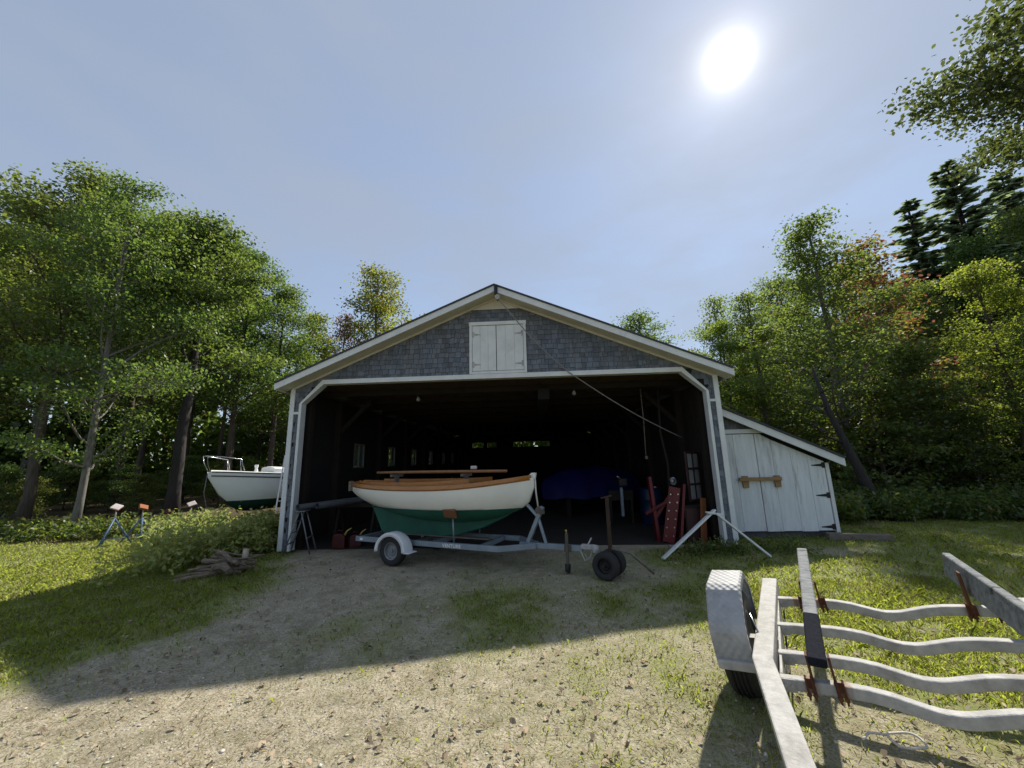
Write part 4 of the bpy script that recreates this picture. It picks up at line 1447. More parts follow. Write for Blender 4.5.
# local: +y away from the camera along the trailer, +x to the right; rolled slightly up to the right
big.rotation_euler = (R(4.48), R(-6.33), R(-34.0))
zf = .455
half = .76
bf = MB()
for sg, cx0 in ((1, 0.0), (-1, 2 * half)):
    pts = [(cx0 + sg * .02, .30 if sg > 0 else .04, zf), (cx0 - sg * .022, -1.13, zf), (cx0 + sg * .135, -2.03, zf), (half - sg * .1, -3.0, zf)]
    bf.sweep(pts, .115, .11)
bf.build('frame', 'galv', big, bevel=.009)
bt = MB()
bt.sweep([(half, -2.8, zf + .002), (half, -3.3, zf + .002)], .09, .10)
bt.build('tongue', 'galv', big, bevel=.008)
MB().lathe((half, -3.4, zf + .01), (0, 0, 1), [(0, -.06), (.05, -.06), (.065, 0), (.05, .05), (0, .06)], 16).build('coupler', 'galv', big, smooth=True)
inn = MB()
for cx0, sg in ((0, 1), (2 * half, -1)):
    inn.bb(min(cx0 + sg * .055, cx0 + sg * .07), max(cx0 + sg * .055, cx0 + sg * .07), -1.16, .26, zf - .10, zf - .005)
    inn.bb(min(cx0 - sg * .02, cx0 + sg * .07), max(cx0 - sg * .02, cx0 + sg * .07), -1.16, .26, zf - .115, zf - .102)
inn.build('side_channel', 'galv', big, bevel=.003)
M['galv_rusty'] = M['galv'].copy(); M['galv_rusty'].name = 'galvanised_steel_with_rust_runs'
_t = M['galv_rusty'].node_tree
_b = _t.nodes['Principled BSDF']
_src = _b.inputs['Base Color'].links[0].from_socket
_co = _t.nodes.new('ShaderNodeTexCoord')
_mp = _t.nodes.new('ShaderNodeMapping'); _mp.inputs['Scale'].default_value = (26, 26, 3)
_t.links.new(_co.outputs['Object'], _mp.inputs[0])
_rust_noise = _t.nodes.new('ShaderNodeTexNoise'); _rust_noise.inputs['Scale'].default_value = 1.0; _rust_noise.inputs['Detail'].default_value = 6
_t.links.new(_mp.outputs[0], _rust_noise.inputs['Vector'])
_sx = _t.nodes.new('ShaderNodeSeparateXYZ'); _t.links.new(_co.outputs['Object'], _sx.inputs[0])
_acc = None
for _c in (.20, .35, 1.20, 1.36):
    _d = _t.nodes.new('ShaderNodeMath'); _d.operation = 'SUBTRACT'; _d.inputs[1].default_value = _c
    _t.links.new(_sx.outputs['X'], _d.inputs[0])
    _ab = _t.nodes.new('ShaderNodeMath'); _ab.operation = 'ABSOLUTE'; _t.links.new(_d.outputs[0], _ab.inputs[0])
    _r = _t.nodes.new('ShaderNodeMapRange'); _r.inputs[1].default_value, _r.inputs[2].default_value = .055, .0
    _t.links.new(_ab.outputs[0], _r.inputs[0])
    if _acc is None: _acc = _r.outputs[0]
    else:
        _m = _t.nodes.new('ShaderNodeMath'); _m.operation = 'MAXIMUM'
        _t.links.new(_acc, _m.inputs[0]); _t.links.new(_r.outputs[0], _m.inputs[1]); _acc = _m.outputs[0]
_m = _t.nodes.new('ShaderNodeMath'); _m.operation = 'MULTIPLY'; _t.links.new(_acc, _m.inputs[0]); _t.links.new(_rust_noise.outputs['Fac'], _m.inputs[1])
_r = _t.nodes.new('ShaderNodeMapRange'); _r.inputs[1].default_value, _r.inputs[2].default_value = .12, .42; _r.inputs[4].default_value = .85
_t.links.new(_m.outputs[0], _r.inputs[0])
_x = _t.nodes.new('ShaderNodeMix'); _x.data_type = 'RGBA'; _x.inputs['B'].default_value = (.20, .075, .028, 1)
_t.links.new(_r.outputs[0], _x.inputs['Factor']); _t.links.new(_src, _x.inputs['A']); _t.links.new(_x.outputs['Result'], _b.inputs['Base Color'])
CMY = (0.0, -.497, -.905, -1.20)
for k, y in enumerate(CMY):
    c_ = MB()
    pr = [(.05, 0), (.36, 0), (.46, -.006), (.54, -.018), (.68, -.056), (.73, -.064), (.79, -.064), (.84, -.056), (.98, -.018), (1.06, -.006), (1.16, 0), (1.47, 0)]
    c_.sweep([(x, y, zf - .03 + z) for x, z in pr], .055, .062)
    co_ = c_.build('crossmember', 'galv_rusty' if k in (0, 3) else 'galv', big, bevel=.008)
    for ex, sg_ in ((.058, 1), (1.462, -1)):
        gp = MB()
        gp.bb(ex + (0 if sg_ > 0 else -.07), ex + (.07 if sg_ > 0 else 0), y - .0345, y - .0305, zf - .065, zf + .002)
        for bx_ in (.018, .052):
            gp.lathe((ex + sg_ * bx_, y - .035, zf - .03), (0, -1, 0), [(0, .009), (.010, .009), (.011, 0)], 6)
        gp.build('end_plate', 'galv', co_)
for side, xa, xb, y0, y1, tilt, zc, dims in ((0, .262, .326, -1.31, .86, 4, .60, (.082, .042)), (1, 1.31, 1.245, -1.6, .42, 9, .605, (.052, .175))):
    rm = Matrix.Rotation(math.atan2(xa - xb, y1 - y0), 3, 'Z') @ Matrix.Rotation(R(tilt), 3, 'Y')
    cx_, cy_ = (xa + xb) / 2, (y0 + y1) / 2
    bk = MB().box((cx_, cy_, zc), (dims[0], y1 - y0, dims[1]), rm)
    bo = bk.build('bunk', 'carpet_grey', big, bevel=.012, seg=3)
    if not side:
        yd = -.70
        f0 = (yd + y0) / 2 - cy_
        cxd = cx_ + (xb - xa) * f0 / (y1 - y0)
        MB().box((cxd, (yd + y0) / 2 - .003, zc), (dims[0] + .006, yd - y0, dims[1] + .006), rm).build('carpet_cover', 'carpet_dark', bo, bevel=.012, seg=3)
    for y in (CMY[0], CMY[3]):
        xx = xa + (xb - xa) * (y - y0) / (y1 - y0)
        pb = MB()
        if not side:
            for q in (-1, 1):
                pb.bb(xx + q * .052 - .006, xx + q * .052 + .006, y - .034, y + .022, zf - .07, zc - .004)
                pb.bb(xx + q * .066 - .016, xx + q * .066 + .016, y - .038, y - .0345, zf - .03, zf + .022)
        else:
            pb.bb(xx - .066, xx - .054, y - .034, y + .018, zf - .075, zc + .075)
            pb.bb(xx - .085, xx - .035, y - .038, y - .0345, zf - .05, zf + .015)
            pb.bb(xx + .10, xx + .11, y - .034, y + .018, zf - .07, zf + .06)
        pb.build('bunk_bracket', 'rust', big, bevel=.003)
        for q in (-1, 1):
            ub = MB()
            ux = xx + q * .07
            for e in (-.014, .014):
                ub.tube([(ux + e, y - .044, zf - .085), (ux + e, y - .044, zf + .026), (ux + e, y - .025, zf + .03)], .006, 6)
                ub.lathe((ux + e, y - .047, zf - .055), (0, 1, 0), [(0, -.010), (.012, -.010), (.012, 0), (0, 0)], 6)
            ub.build('u_bolt', 'rust', big, smooth=True)
AY = -.68
WR, WW = .335, .19
for cx0, sg in ((0.0, 1), (2 * half, -1)):
    wx = cx0 - sg * .198
    DZ = .066 if sg > 0 else .02
    wheel(big, (wx, AY, WR + DZ), (1, 0, 0), WR, WW, treads=4)
    # angular fender of bent tread plate
    prof = [(-.36, .40), (-.385, .60), (-.365, .655), (-.205, .81), (-.15, .832), (.15, .832), (.205, .81), (.365, .655), (.385, .60), (.36, .40)]
    rows = []
    for y, z in prof:
        rows.append([(wx - .112, AY + y * .93, z - .055 if abs(y) < .34 else z), (wx - .112, AY + y, z - .012), (wx - .10, AY + y, z), (wx + .10, AY + y, z), (wx + .112, AY + y, z - .012), (wx + .112, AY + y * .93, z - .055 if abs(y) < .34 else z)])
    fo = MB().grid(rows).build('fender', 'galv', big, smooth=True)
    so = fo.modifiers.new('thickness', 'SOLIDIFY'); so.thickness = .005
    sub = fo.modifiers.new('bevel', 'BEVEL'); sub.width = .028; sub.segments = 3; sub.limit_method = 'ANGLE'; sub.angle_limit = R(15)
    fb_ = MB()
    fb_.sweep([(wx - sg * .105, AY - .36, .405), (cx0 - sg * .03, AY - .36, .405)], .06, .055)
    fb_.build('fender_bracket', 'galv', big, bevel=.006)
    MB().tube([(wx + sg * .115, AY - .05, .60), (cx0 - sg * .03, AY - .16, zf)], .007, 6).build('fender_stay', 'steel', big, smooth='all')
    MB().bb(min(wx, cx0 + sg * .06), max(wx, cx0 + sg * .06), AY - .03, AY + .03, WR + DZ - .03, WR + DZ + .03).build('axle', 'galv', big)
for zz, yy in ((zf - .02, -.25), (zf - .02, -.70), (zf - .02, -1.05)):
    MB().lathe((.035 + .022, yy, zz), (1, 0, 0), [(0, .012), (.013, .012), (.015, 0)], 6).build('bolt', 'jack_steel', big)
wl_ = MB().tube([(.085, .2, zf - .085), (.085, -.2, zf - .115), (.085, -.497, zf - .09), (.085, -.9, zf - .12), (.085, -1.18, zf - .09), (.085, -1.16, zf - .09)], .006, 6)
wl_.build('wiring_loom', 'rubber', big, smooth='all')
# tread plate for the fenders
fmx = M['fender_tread'] = mat('tread_plate', (0.40, 0.405, 0.41), (0.28, 0.285, 0.29), 9, 0.6, metal=0.0, stain=(.22, .215, .21), sscale=5, sthr=(.54, .8), detail=10)
t2 = fmx.node_tree
tcx = t2.nodes.new('ShaderNodeTexCoord')
dirs = []
for v in ((1, 0, 0), (0, .8, .8)):
    dn = t2.nodes.new('ShaderNodeVectorMath'); dn.operation = 'DOT_PRODUCT'; dn.inputs[1].default_value = v
    t2.links.new(tcx.outputs['Object'], dn.inputs[0])
    mm = t2.nodes.new('ShaderNodeMath'); mm.operation = 'MULTIPLY'; mm.inputs[1].default_value = 2 * math.pi / .05
    sn_ = t2.nodes.new('ShaderNodeMath'); sn_.operation = 'SINE'
    t2.links.new(dn.outputs['Value'], mm.inputs[0]); t2.links.new(mm.outputs[0], sn_.inputs[0])
    dirs.append(sn_)
ck, ck2 = dirs
mxx = t2.nodes.new('ShaderNodeMath'); mxx.operation = 'MULTIPLY'
t2.links.new(ck.outputs[0], mxx.inputs[0]); t2.links.new(ck2.outputs[0], mxx.inputs[1])
bpx = t2.nodes.new('ShaderNodeBump'); bpx.inputs['Strength'].default_value = .8; bpx.inputs['Distance'].default_value = .003
t2.links.new(mxx.outputs[0], bpx.inputs['Height'])
t2.links.new(bpx.outputs[0], t2.nodes['Principled BSDF'].inputs['Normal'])
for ch_ in big.children:
    if ch_.name.startswith('fender') and not ch_.name.startswith(('fender_b', 'fender_s')):
        ch_.data.materials[0] = fmx

# loop of cord on the ground
c0 = gnd(908, 746)
pts = [(c0[0] + .085 * math.cos(a) * (1 + .1 * math.sin(2 * a)), c0[1] + .07 * math.sin(a), .028 + .006 * math.sin(3 * a)) for a in np.linspace(0, 6.6, 34)]
pts = [(c0[0] - .10 - .028 * i, c0[1] + .04 + .025 * math.sin(i * .9), .03) for i in range(5, 0, -1)] + pts[:0] + [(c0[0] + .085 * math.cos(a), c0[1] + .07 * math.sin(a), .028 + .006 * math.sin(3 * a)) for a in np.linspace(2.6, 9.6, 40)]
o = MB().tube(pts, .0065, 6).build('cord_loop', 'rope', None, smooth='all')
tag(o, 'small loop of pale cord lying on the ground under the empty trailer', 'cord')

# ------------------------------------------------------------------ sailing yacht on the left
YD = Vector((.48, .88, 0)).normalized()
yp = aty(209, 502, 11.0)
yt = empty('sailing_yacht', (yp[0], yp[1], 0), math.atan2(-YD.y, -YD.x), 'white fibreglass sailboat with a dark green bottom propped up left of the barn', 'sailboat')
# local +x towards the bow; bow at x=0
fyb, fys, fyg, _, _ = hull(yt, [-7.2, -6.0, -4.2, -2.6, -1.4, -.6, -.15, .12], [.75, 1.0, 1.2, 1.12, .80, .42, .16, .02],
                           [1.40, 1.36, 1.34, 1.37, 1.44, 1.50, 1.535, 1.55], [.75, .55, .40, .36, .38, .52, 1.0, 1.42], .72, 'yacht_white', 'yacht_green', n=44, bilge=.7)
MB().prism([(-5.6, .6), (-5.3, .12), (-2.9, .12), (-1.6, .55)], -.09, .09).build('keel', 'yacht_green', yt, bevel=.03)
dk = [[(x, s_ * max(.015, fyb(x) - .02), fys(x) + .05 * (1 - s_ * s_)) for s_ in np.linspace(-1, 1, 9)] for x in np.linspace(-7.15, .05, 24)]
MB().grid(dk).build('deck', 'yacht_white', yt, smooth=True)
for dz, nm in ((.0, 'toe_rail'), (-.11, 'rub_strake')):
    for sg in (-1, 1):
        pts = [(x, sg * (max(.02, fyb(x)) * (1.0 if dz == 0 else 1.012) + .008), fys(x) + dz) for x in np.linspace(-7.1, .05, 40)]
        MB().tube(pts, .017, 6).build(nm, 'strake', yt, smooth='all')
cb_ = [[(x, sg * (.62 - .28 * max(0, (x + 2.6) / 1.2) ** 2) * k, fys(x) + zz) for sg, k, zz in ((-1, 1, .0), (-1, .93, .15), (-1, .8, .19), (0, 1, .23), (1, .8, .19), (1, .93, .15), (1, 1, 0))] for x in np.linspace(-5.2, -1.5, 14)]
cbm = MB().grid(cb_)
cbm.add(cb_[-1], [tuple(range(7))]); cbm.add(cb_[0], [tuple(range(7))])
cab = cbm.build('cabin', 'yacht_white', yt, smooth=True)
for x in (-2.4, -3.0, -3.6):
    for sg in (-1, 1):
        yy = (.62 - .28 * max(0, (x + 2.6) / 1.2) ** 2) * .968
        MB().lathe((x, sg * yy, fys(x) + .085), (0, 1, 0), [(0, -.02), (.055, -.02), (.06, 0), (.055, .02), (0, .02)], 16).build('porthole', 'black_iron', cab, smooth=True)
for k, x in enumerate((-1.45, -1.8, -2.15, -2.5)):
    for sg in (-1,):
        yy = max(.02, fyb(x)) + .012
        MB().tube([(x, sg * yy, fys(x) + .02), (x - .02, sg * (yy + .01), fys(x) - .16)], .010, 6).build('fender_line', 'strake', yt, smooth='all')
        yy = max(.02, fyb(x)) + .012
        MB().tube([(x, -sg * yy, fys(x) + .02), (x - .02, -sg * (yy + .01), fys(x) - .16)], .010, 6).build('fender_line', 'strake', yt, smooth='all')
pp = MB()
zt = 1.98
for sg in (-1, 1):
    pp.tube([(.10, sg * .05, 1.56), (.20, sg * .10, 1.8), (.22, sg * .14, zt)], .010, 8)
    pp.tube([(-.55, sg * .36, 1.53), (-.50, sg * .36, zt - .12)], .010, 8)
    pp.tube([(.22, sg * .14, zt), (-.1, sg * .26, zt - .03), (-.52, sg * .37, zt - .10), (-.62, sg * .40, 1.56)], .010, 8)
pp.tube([(.22, -.14, zt), (.27, 0, zt + .0), (.22, .14, zt)], .010, 8)
pp.build('pulpit', 'steel', yt, smooth='all')
for x, h in ((-1.15, .22), (-1.75, .12)):
    MB().lathe((x, 0, fys(x) + .04), (0, 0, 1), [(0, h), (.05, h), (.055, h * .8), (.035, h * .5), (.06, 0), (0, 0)], 14).build('deck_winch', 'yacht_white', yt, smooth=True)
MB().tube([(.12, 0, 1.5), (.16, .02, 1.0), (.05, .0, .6), (-.1, 0, .1)], .010, 6).build('bow_line', 'rope_grey', yt, smooth='all')

# aluminium ladder leaning on it, in front of the hull
p0 = aty(272, 530, 10.2); p1 = aty(284, 468, 11.6)
la = empty('ladder', (p0[0], p0[1], 0), 0, 'aluminium ladder leaning against the white sailboat beside the barn corner', 'ladder')
v0 = Vector((0, 0, 0)); v1 = Vector((p1[0] - p0[0], p1[1] - p0[1], p1[2] + .35))
side = Vector((.36, .12, 0))
lr = MB()
for k in (0, 1):
    lr.beam(v0 + side * k, v1 + side * k, .03, .06)
lr.build('rail', 'alu', la)
lr = MB()
for i in range(1, 8):
    q = v0.lerp(v1, i / 8)
    lr.beam(q, q + side, .03, .03)
lr.build('rung', 'alu', la)


# ------------------------------------------------------------------ boat stands
def stand(px, py, Yd, padm, legm, label, rz=0.0, tilt=20, ph=None):
    q = aty(px, py, Yd)
    h = q[2]
    o = empty('boat_stand', (q[0], q[1], 0), rz, label, 'boat stand', 'boat stands at the edge of the woods')
    top = Vector((0, 0, h - .22))
    for k in range(3):
        a = 2 * math.pi * k / 3 + .4
        MB().tube([top - Vector((0, 0, .05)), (math.cos(a) * .34, math.sin(a) * .34, 0.01)], .018, 8).build('leg', legm, o, smooth='all')
    b_ = MB()
    for k in range(3):
        a = 2 * math.pi * k / 3 + .4; a2 = a + 2 * math.pi / 3
        b_.tube([Vector((math.cos(a) * .26, math.sin(a) * .26, .15)), Vector((math.cos(a2) * .26, math.sin(a2) * .26, .15))], .008, 6)
    b_.build('brace', legm, o, smooth='all')
    MB().tube([(0, 0, h - .34), (0, 0, h - .05)], .014, 8).build('screw', 'galv', o, smooth='all')
    rm = Matrix.Rotation(R(tilt), 3, 'Y') @ Matrix.Rotation(R(32), 3, 'X')
    MB().box(Vector((0, 0, h - .02)), (.17, .16, .03), rm).build('pad', padm, o, bevel=.008)
    MB().box(Vector((0, 0, h - .02)) - rm @ Vector((0, 0, .024)), (.175, .165, .02), rm).build('pad_plate', 'red_paint' if padm == 'white_pad' else 'pad_brown', o, bevel=.003)
    return o


stand(117, 506, 9.1, 'white_pad', 'blue_paint', 'boat stand with a red edged white pad, leftmost of the boat stands', .3)
MB_ = None
stand(144, 506, 9.5, 'orange_pad', 'blue_paint', 'boat stand with an orange pad and pale blue legs', 1.0)
stand(169, 511, 10.4, 'red_paint', 'rust_mast', 'rusty boat stand with a small red pad behind the weeds', .5)
stand(192, 503, 10.2, 'white_pad', 'rust_mast', 'boat stand with a tilted white pad under the yacht bow', .9, tilt=-18)
stand(205, 516, 10.4, 'white_pad', 'rust_mast', 'low boat stand with a pale pad nearest the yacht hull', .2, tilt=-5)
stand(262, 506, 12.6, 'orange_pad', 'blue_paint', 'blue boat stand supporting the side of the yacht hull', .2, tilt=-25)

# ------------------------------------------------------------------ things inside the barn mouth
# folding step stool / trestle at the left jamb
p = barn_m @ Vector((-3.93, -.10, 0))
st = empty('step_ladder', p, TH + R(10), 'folding metal step ladder standing inside the left door jamb', 'step ladder')
for sg, nm in ((-1, 'front_frame'), (1, 'rear_frame')):
    l_ = MB()
    for y in (-.16, .16):
        l_.tube([(sg * .24, y, .01), (sg * .02, y * .8, .78)], .013, 8)
    for z in ((.2, .4, .6) if sg < 0 else (.3,)):
        k = 1 - z / .82
        l_.tube([(sg * .25 * k, -.16, z), (sg * .25 * k, .16, z)], .012, 8)
    l_.build(nm, 'alu_dull', st, smooth='all')
MB().bb(-.09, .09, -.15, .15, .78, .80).build('top_step', 'alu_dull', st, bevel=.004)
# aluminium masts lying from the jamb toward the stern of the boat
for k, (dx, lab) in enumerate(((0, 'grey aluminium mast lying along the left side inside the barn, nearest the jamb'), (.30, 'second grey aluminium mast lying inside the barn, closer to the boat'))):
    a = barn_m @ Vector((-3.97 + dx * 1.0, -.22 + dx * .5, .865)); bq = barn_m @ Vector((-2.55 + dx * .5, 4.2, .86))
    ms = MB()
    ms.tube([a, a.lerp(bq, .5), bq], .055, 12, cap=False)
    ms.tube([a, a.lerp(bq, .5), bq], .045, 12, cap=False)
    o = ms.build('mast', 'alu_dull', None, smooth=True, fix=False)
    tag(o, lab, 'mast', 'masts inside the barn')
tr_ = empty('saw_horse', barn_m @ Vector((-3.35, 1.05, 0.075)), TH, 'dark wooden saw horse under the aluminium masts', 'saw horse')
MB().bb(-.5, .5, -.04, .04, .64, .735).build('beam', 'old_wood', tr_)
for sx_ in (-.4, .4):
    for sy_ in (-1, 1):
        MB().beam((sx_, sy_ * .22, 0.01), (sx_, sy_ * .05, .64), .05, .05).build('leg', 'old_wood', tr_)
tr_ = empty('saw_horse', barn_m @ Vector((-2.6, 4.0, 0)), TH, 'saw horse deep in the barn carrying the far ends of the masts', 'saw horse')
MB().bb(-.5, .5, -.04, .04, .70, .79).build('beam', 'old_wood', tr_)
for sx_ in (-.4, .4):
    for sy_ in (-1, 1):
        MB().beam((sx_, sy_ * .22, 0.01), (sx_, sy_ * .05, .70), .05, .05).build('leg', 'old_wood', tr_)
for k, (x, y, s_) in enumerate(((-3.35, .30, 1.0), (-3.08, .42, .85))):
    gc = empty('fuel_can', barn_m @ Vector((x, y, .012)), TH + .4 * k, ['larger red fuel can on the floor under the aluminium masts', 'smaller red fuel can on the floor beside the larger can'][k], 'fuel can', 'red fuel cans')
    MB().prism([(-.13 * s_, 0), (.13 * s_, 0), (.13 * s_, .22 * s_), (.05 * s_, .28 * s_), (-.08 * s_, .28 * s_), (-.13 * s_, .24 * s_)], -.08 * s_, .08 * s_).build('body', 'red_plastic', gc, bevel=.015)
    MB().tube([(-.08 * s_, 0, .28 * s_), (-.05 * s_, 0, .34 * s_), (.05 * s_, 0, .33 * s_)], .013, 8).build('handle', 'red_plastic', gc, smooth='all')
    MB().tube([(.09 * s_, 0, .25 * s_), (.14 * s_, 0, .33 * s_), (.22 * s_, 0, .38 * s_)], [.02, .014, .01], 8).build('spout', 'yellow_rubber', gc, smooth='all')

# tarpaulin covered boat deep in the barn
tp = empty('tarp_covered_boat', barn_m @ Vector((2.35, 4.6, 0)), TH + R(12), 'boat under a deep blue tarpaulin in the dark middle of the barn', 'covered boat')
rows = []
for x in np.linspace(-1.6, 1.6, 26):
    k = max(0.02, 1 - (abs(x) / 1.65) ** 2.4)
    wd = .85 * k ** .5
    rows.append([(x, s_ * wd * (1 + .06 * math.sin(9 * x) * abs(s_)), .55 + (.85 * k ** .35) * (1 - abs(s_) ** 1.7) + .03 * math.sin(7 * x + 4 * s_)) for s_ in np.linspace(-1, 1, 17)])
MB().grid(rows).build('tarpaulin', 'tarp_blue', tp, smooth='all')
for x in (-.9, .9):
    fy = MB()
    fy.bb(x - .06, x + .06, -.5, .5, 0, .55)
    fy.build('cradle', 'dark_wood', tp)

# blue drum, red steel frame, leaning sash and other things at the right jamb
dr_ = empty('plastic_drum', barn_m @ Vector((3.55, 2.6, .012)), 0, 'blue plastic drum standing in the dark right of the barn', 'drum')
MB().lathe((0, 0, 0), (0, 0, 1), [(0, 0), (.27, 0), (.285, .03), (.285, .28), (.295, .30), (.285, .32), (.285, .58), (.295, .60), (.285, .62), (.285, .85), (.26, .88), (0, .88)], 28).build('body', 'barrel_blue', dr_, smooth=True)
MB().lathe((.12, 0, .88), (0, 0, 1), [(0, .03), (.03, .03), (.035, 0)], 12).build('bung', 'white_pad', dr_, smooth=True)
rf = empty('red_steel_frame', barn_m @ Vector((3.30, .45, .0)), TH + R(-8), 'red painted steel frame with bolted plates leaning by the right jamb', 'steel frame')
rm_ = MB()
rm_.beam((-.28, .05, .0), (-.33, .22, 1.25), .07, .10)
rm_.beam((-.30, .12, .42), (.05, .0, .95), .05, .07)
rm_.beam((-.46, .16, .52), (-.05, -.02, .78), .05, .06)
rm_.build('brace_arm', 'red_paint', rf, bevel=.006)
rm_ = MB()
rm_.beam((-.12, -.10, .02), (.12, .02, 1.05), .22, .03, up=(0, 1, 0))
rm_.beam((.10, -.10, .02), (.30, .06, 1.10), .05, .16, up=(0, 1, 0))
rm_.build('face_plate', 'red_paint', rf, bevel=.005)
bo_ = MB()
for i in range(6):
    for k in (-1, 1):
        q = Vector((-.12, -.10, .02)).lerp(Vector((.12, .02, 1.05)), .12 + .15 * i) + Vector((.07 * k, -.03, 0))
        bo_.lathe(q, (0, -1, 0), [(0, .012), (.016, .012), (.018, 0)], 6)
bo_.build('bolt', 'steel', rf)
sh_ = empty('window_sash', barn_m @ Vector((3.90, .66, .78)), TH + R(42), 'old window sash with six pale panes leaning by the right jamb', 'window sash')
s_ = MB()
for x in (-.24, 0, .24):
    s_.bb(x - .018, x + .018, -.02, .02, 0, .95)
for z in (0, .31, .62, .95):
    s_.bb(-.26, .26, -.022, .022, z - .018, z + .018)
s_.build('frame', 'sash', sh_)
for x in (-.12, .12):
    for z in (.155, .465, .785):
        MB().bb(x - .10, x + .10, -.006, .006, z - .14, z + .14).build('pane', 'glass', sh_)
cb2 = empty('crate_bench', barn_m @ Vector((3.74, .62, .0)), TH, 'dark red cabinet under the window sash by the right jamb', 'cabinet')
MB().bb(-.20, .20, -.25, .6, .012, .66).build('body', 'sash', cb2, bevel=.008)
MB().bb(-.22, .22, -.27, .62, .66, .70).build('top', 'old_wood', cb2, bevel=.006)
MB().bb(-.18, .18, -.262, -.252, .06, .60).build('door', 'sash', cb2, bevel=.004)
o = MB().beam((0, 0, 0.01), (.10, .05, .85), .03, .14).build('loose_board', 'orange_board', None, bevel=.004)
o.location = barn_m @ Vector((3.78, .22, 0)); tag(o, 'orange stained board leaning inside the right door jamb', 'board')
o = MB().tube([(0, 0, 0.01), (-.05, .02, .8), (-.02, 0, 1.5), (-.10, .05, 2.2), (-.06, .05, 3.15)], [.035, .03, .028, .025, .02], 8).build('crooked_pole', 'old_wood', None, smooth='all')
o.location = barn_m @ Vector((3.52, .95, 0)); tag(o, 'crooked bare pole standing upright inside the right of the barn', 'pole')
hr = MB().tube([(0, 0, 0), (.01, 0, -.7), (-.01, 0, -1.5)], .012, 6)
hr.lathe((0, 0, -1.55), (0, 0, 1), [(0, -.05), (.03, -.03), (.035, .02), (0, .05)], 10)
o = hr.build('hanging_rope', 'grey_timber', None, smooth='all')
o.location = barn_m @ Vector((3.1, 1.1, 3.2)); tag(o, 'rope with a knot hanging from the barn ceiling near the right wall', 'rope')
sv = empty('work_lamp', barn_m @ Vector((3.42, .60, 1.16)), TH, 'small silver work lamp on the red steel frame', 'lamp')
MB().lathe((0, 0, 0), (.2, -1, .1), [(.02, -.06), (.035, -.04), (.075, .04), (.08, .05)], 18).build('shade', 'steel', sv, smooth=True)
MB().lathe((0, -.02, 0), (.2, -1, .1), [(0, .04), (.025, .03), (.03, 0), (.02, -.03)], 12).build('bulb', 'lamp_glass', sv, smooth=True)
# outboard motor on a stand
om = empty('outboard_motor', barn_m @ Vector((2.75, 2.3, 0)), TH, 'grey outboard motor clamped upright in the shade behind the dolly', 'outboard motor')
MB().beam((0, .02, .25), (0, 0, .95), .07, .10).build('leg', 'galv_blue', om, bevel=.015)
MB().box((.03, 0, 1.06), (.24, .34, .22)).build('cowling', 'black_iron', om, bevel=.05, seg=3)
MB().lathe((0, .08, .27), (0, 1, 0), [(0, -.14), (.03, -.1), (.045, 0), (.03, .08), (0, .1)], 12).build('gearcase', 'galv_blue', om, smooth=True)
MB().tube([(0, -.10, 1.10), (-.1, -.25, 1.2), (-.16, -.42, 1.22)], .018, 8).build('tiller', 'galv', om, smooth='all')
mo = MB()
mo.bb(-.3, .3, .08, .13, .62, .86)
mo.beam((-.26, .16, .0), (-.26, .11, .70), .05, .05); mo.beam((.26, .16, .0), (.26, .11, .70), .05, .05)
mo.beam((-.26, .5, .0), (-.26, .13, .66), .04, .04); mo.beam((.26, .5, .0), (.26, .13, .66), .04, .04)
mo = mo.build('motor_rack', 'old_wood', None)
mo.location = barn_m @ Vector((2.75, 2.3, 0)); mo.rotation_euler = (0, 0, TH)
tag(mo, 'low timber rack holding the outboard motor inside the barn', 'rack')
# two bare bulbs under the ceiling
for k, (x, y) in enumerate(((-2.0, .9), (1.55, .75))):
    lp = empty('ceiling_bulb', barn_m @ Vector((x, y, 3.19)), 0, ['unlit bare bulb under the left part of the barn ceiling', 'unlit bare bulb under the right part of the barn ceiling'][k], 'light bulb', 'unlit barn bulbs')
    MB().lathe((0, 0, 0), (0, 0, -1), [(.04, 0), (.045, .03), (.025, .05)], 14).build('socket', 'black_iron', lp, smooth=True)
    MB().lathe((0, 0, -.05), (0, 0, -1), [(.02, 0), (.045, .05), (.045, .08), (0, .11)], 14).build('bulb', 'lamp_glass', lp, smooth=True)

# ------------------------------------------------------------------ brush pile logs at the left of the barn
lg = np.random.default_rng(21)
LB = Vector(gnd(212, 578))
specs = []
for i in range(18):
    a = lg.uniform(-.8, .6)
    specs.append((lg.uniform(-.22, .22), lg.uniform(.0, .5), .035 + .055 * (i // 4), a, lg.uniform(.35, .95), lg.uniform(.016, .045)))
for i, (dx, dy, dz, a, L, r_) in enumerate(specs):
    m_ = MB()
    pts = []
    for k in range(6):
        t_ = k / 5 - .5
        pts.append((t_ * L, .03 * math.sin(5 * t_ + i), .02 * math.cos(4 * t_ + i * 2) + t_ * L * .12 * math.sin(i)))
    m_.tube(pts, [r_ * (1.08 - .25 * k / 5) for k in range(6)], 9)
    o = m_.build('log', 'log', None, smooth=True)
    o.location = (LB.x + dx, LB.y + dy, max(dz, r_ + .01))
    o.rotation_euler = (0, 0, a)
    tag(o, 'weathered grey log lying in the heap of branches beside the barn', 'log', 'logs in the brush heap')
lp_ = Vector(gnd(240, 572))
o = MB().tube([(0, 0, 0.0), (.03, .03, .17), (.03, .06, .34)], [.05, .048, .045], 10).build('log', 'log_pale', None, smooth=True)
o.location = lp_; tag(o, 'short pale cut log standing on end at the right of the brush heap', 'log', 'logs in the brush heap')
lp_ = Vector(gnd(215, 580))
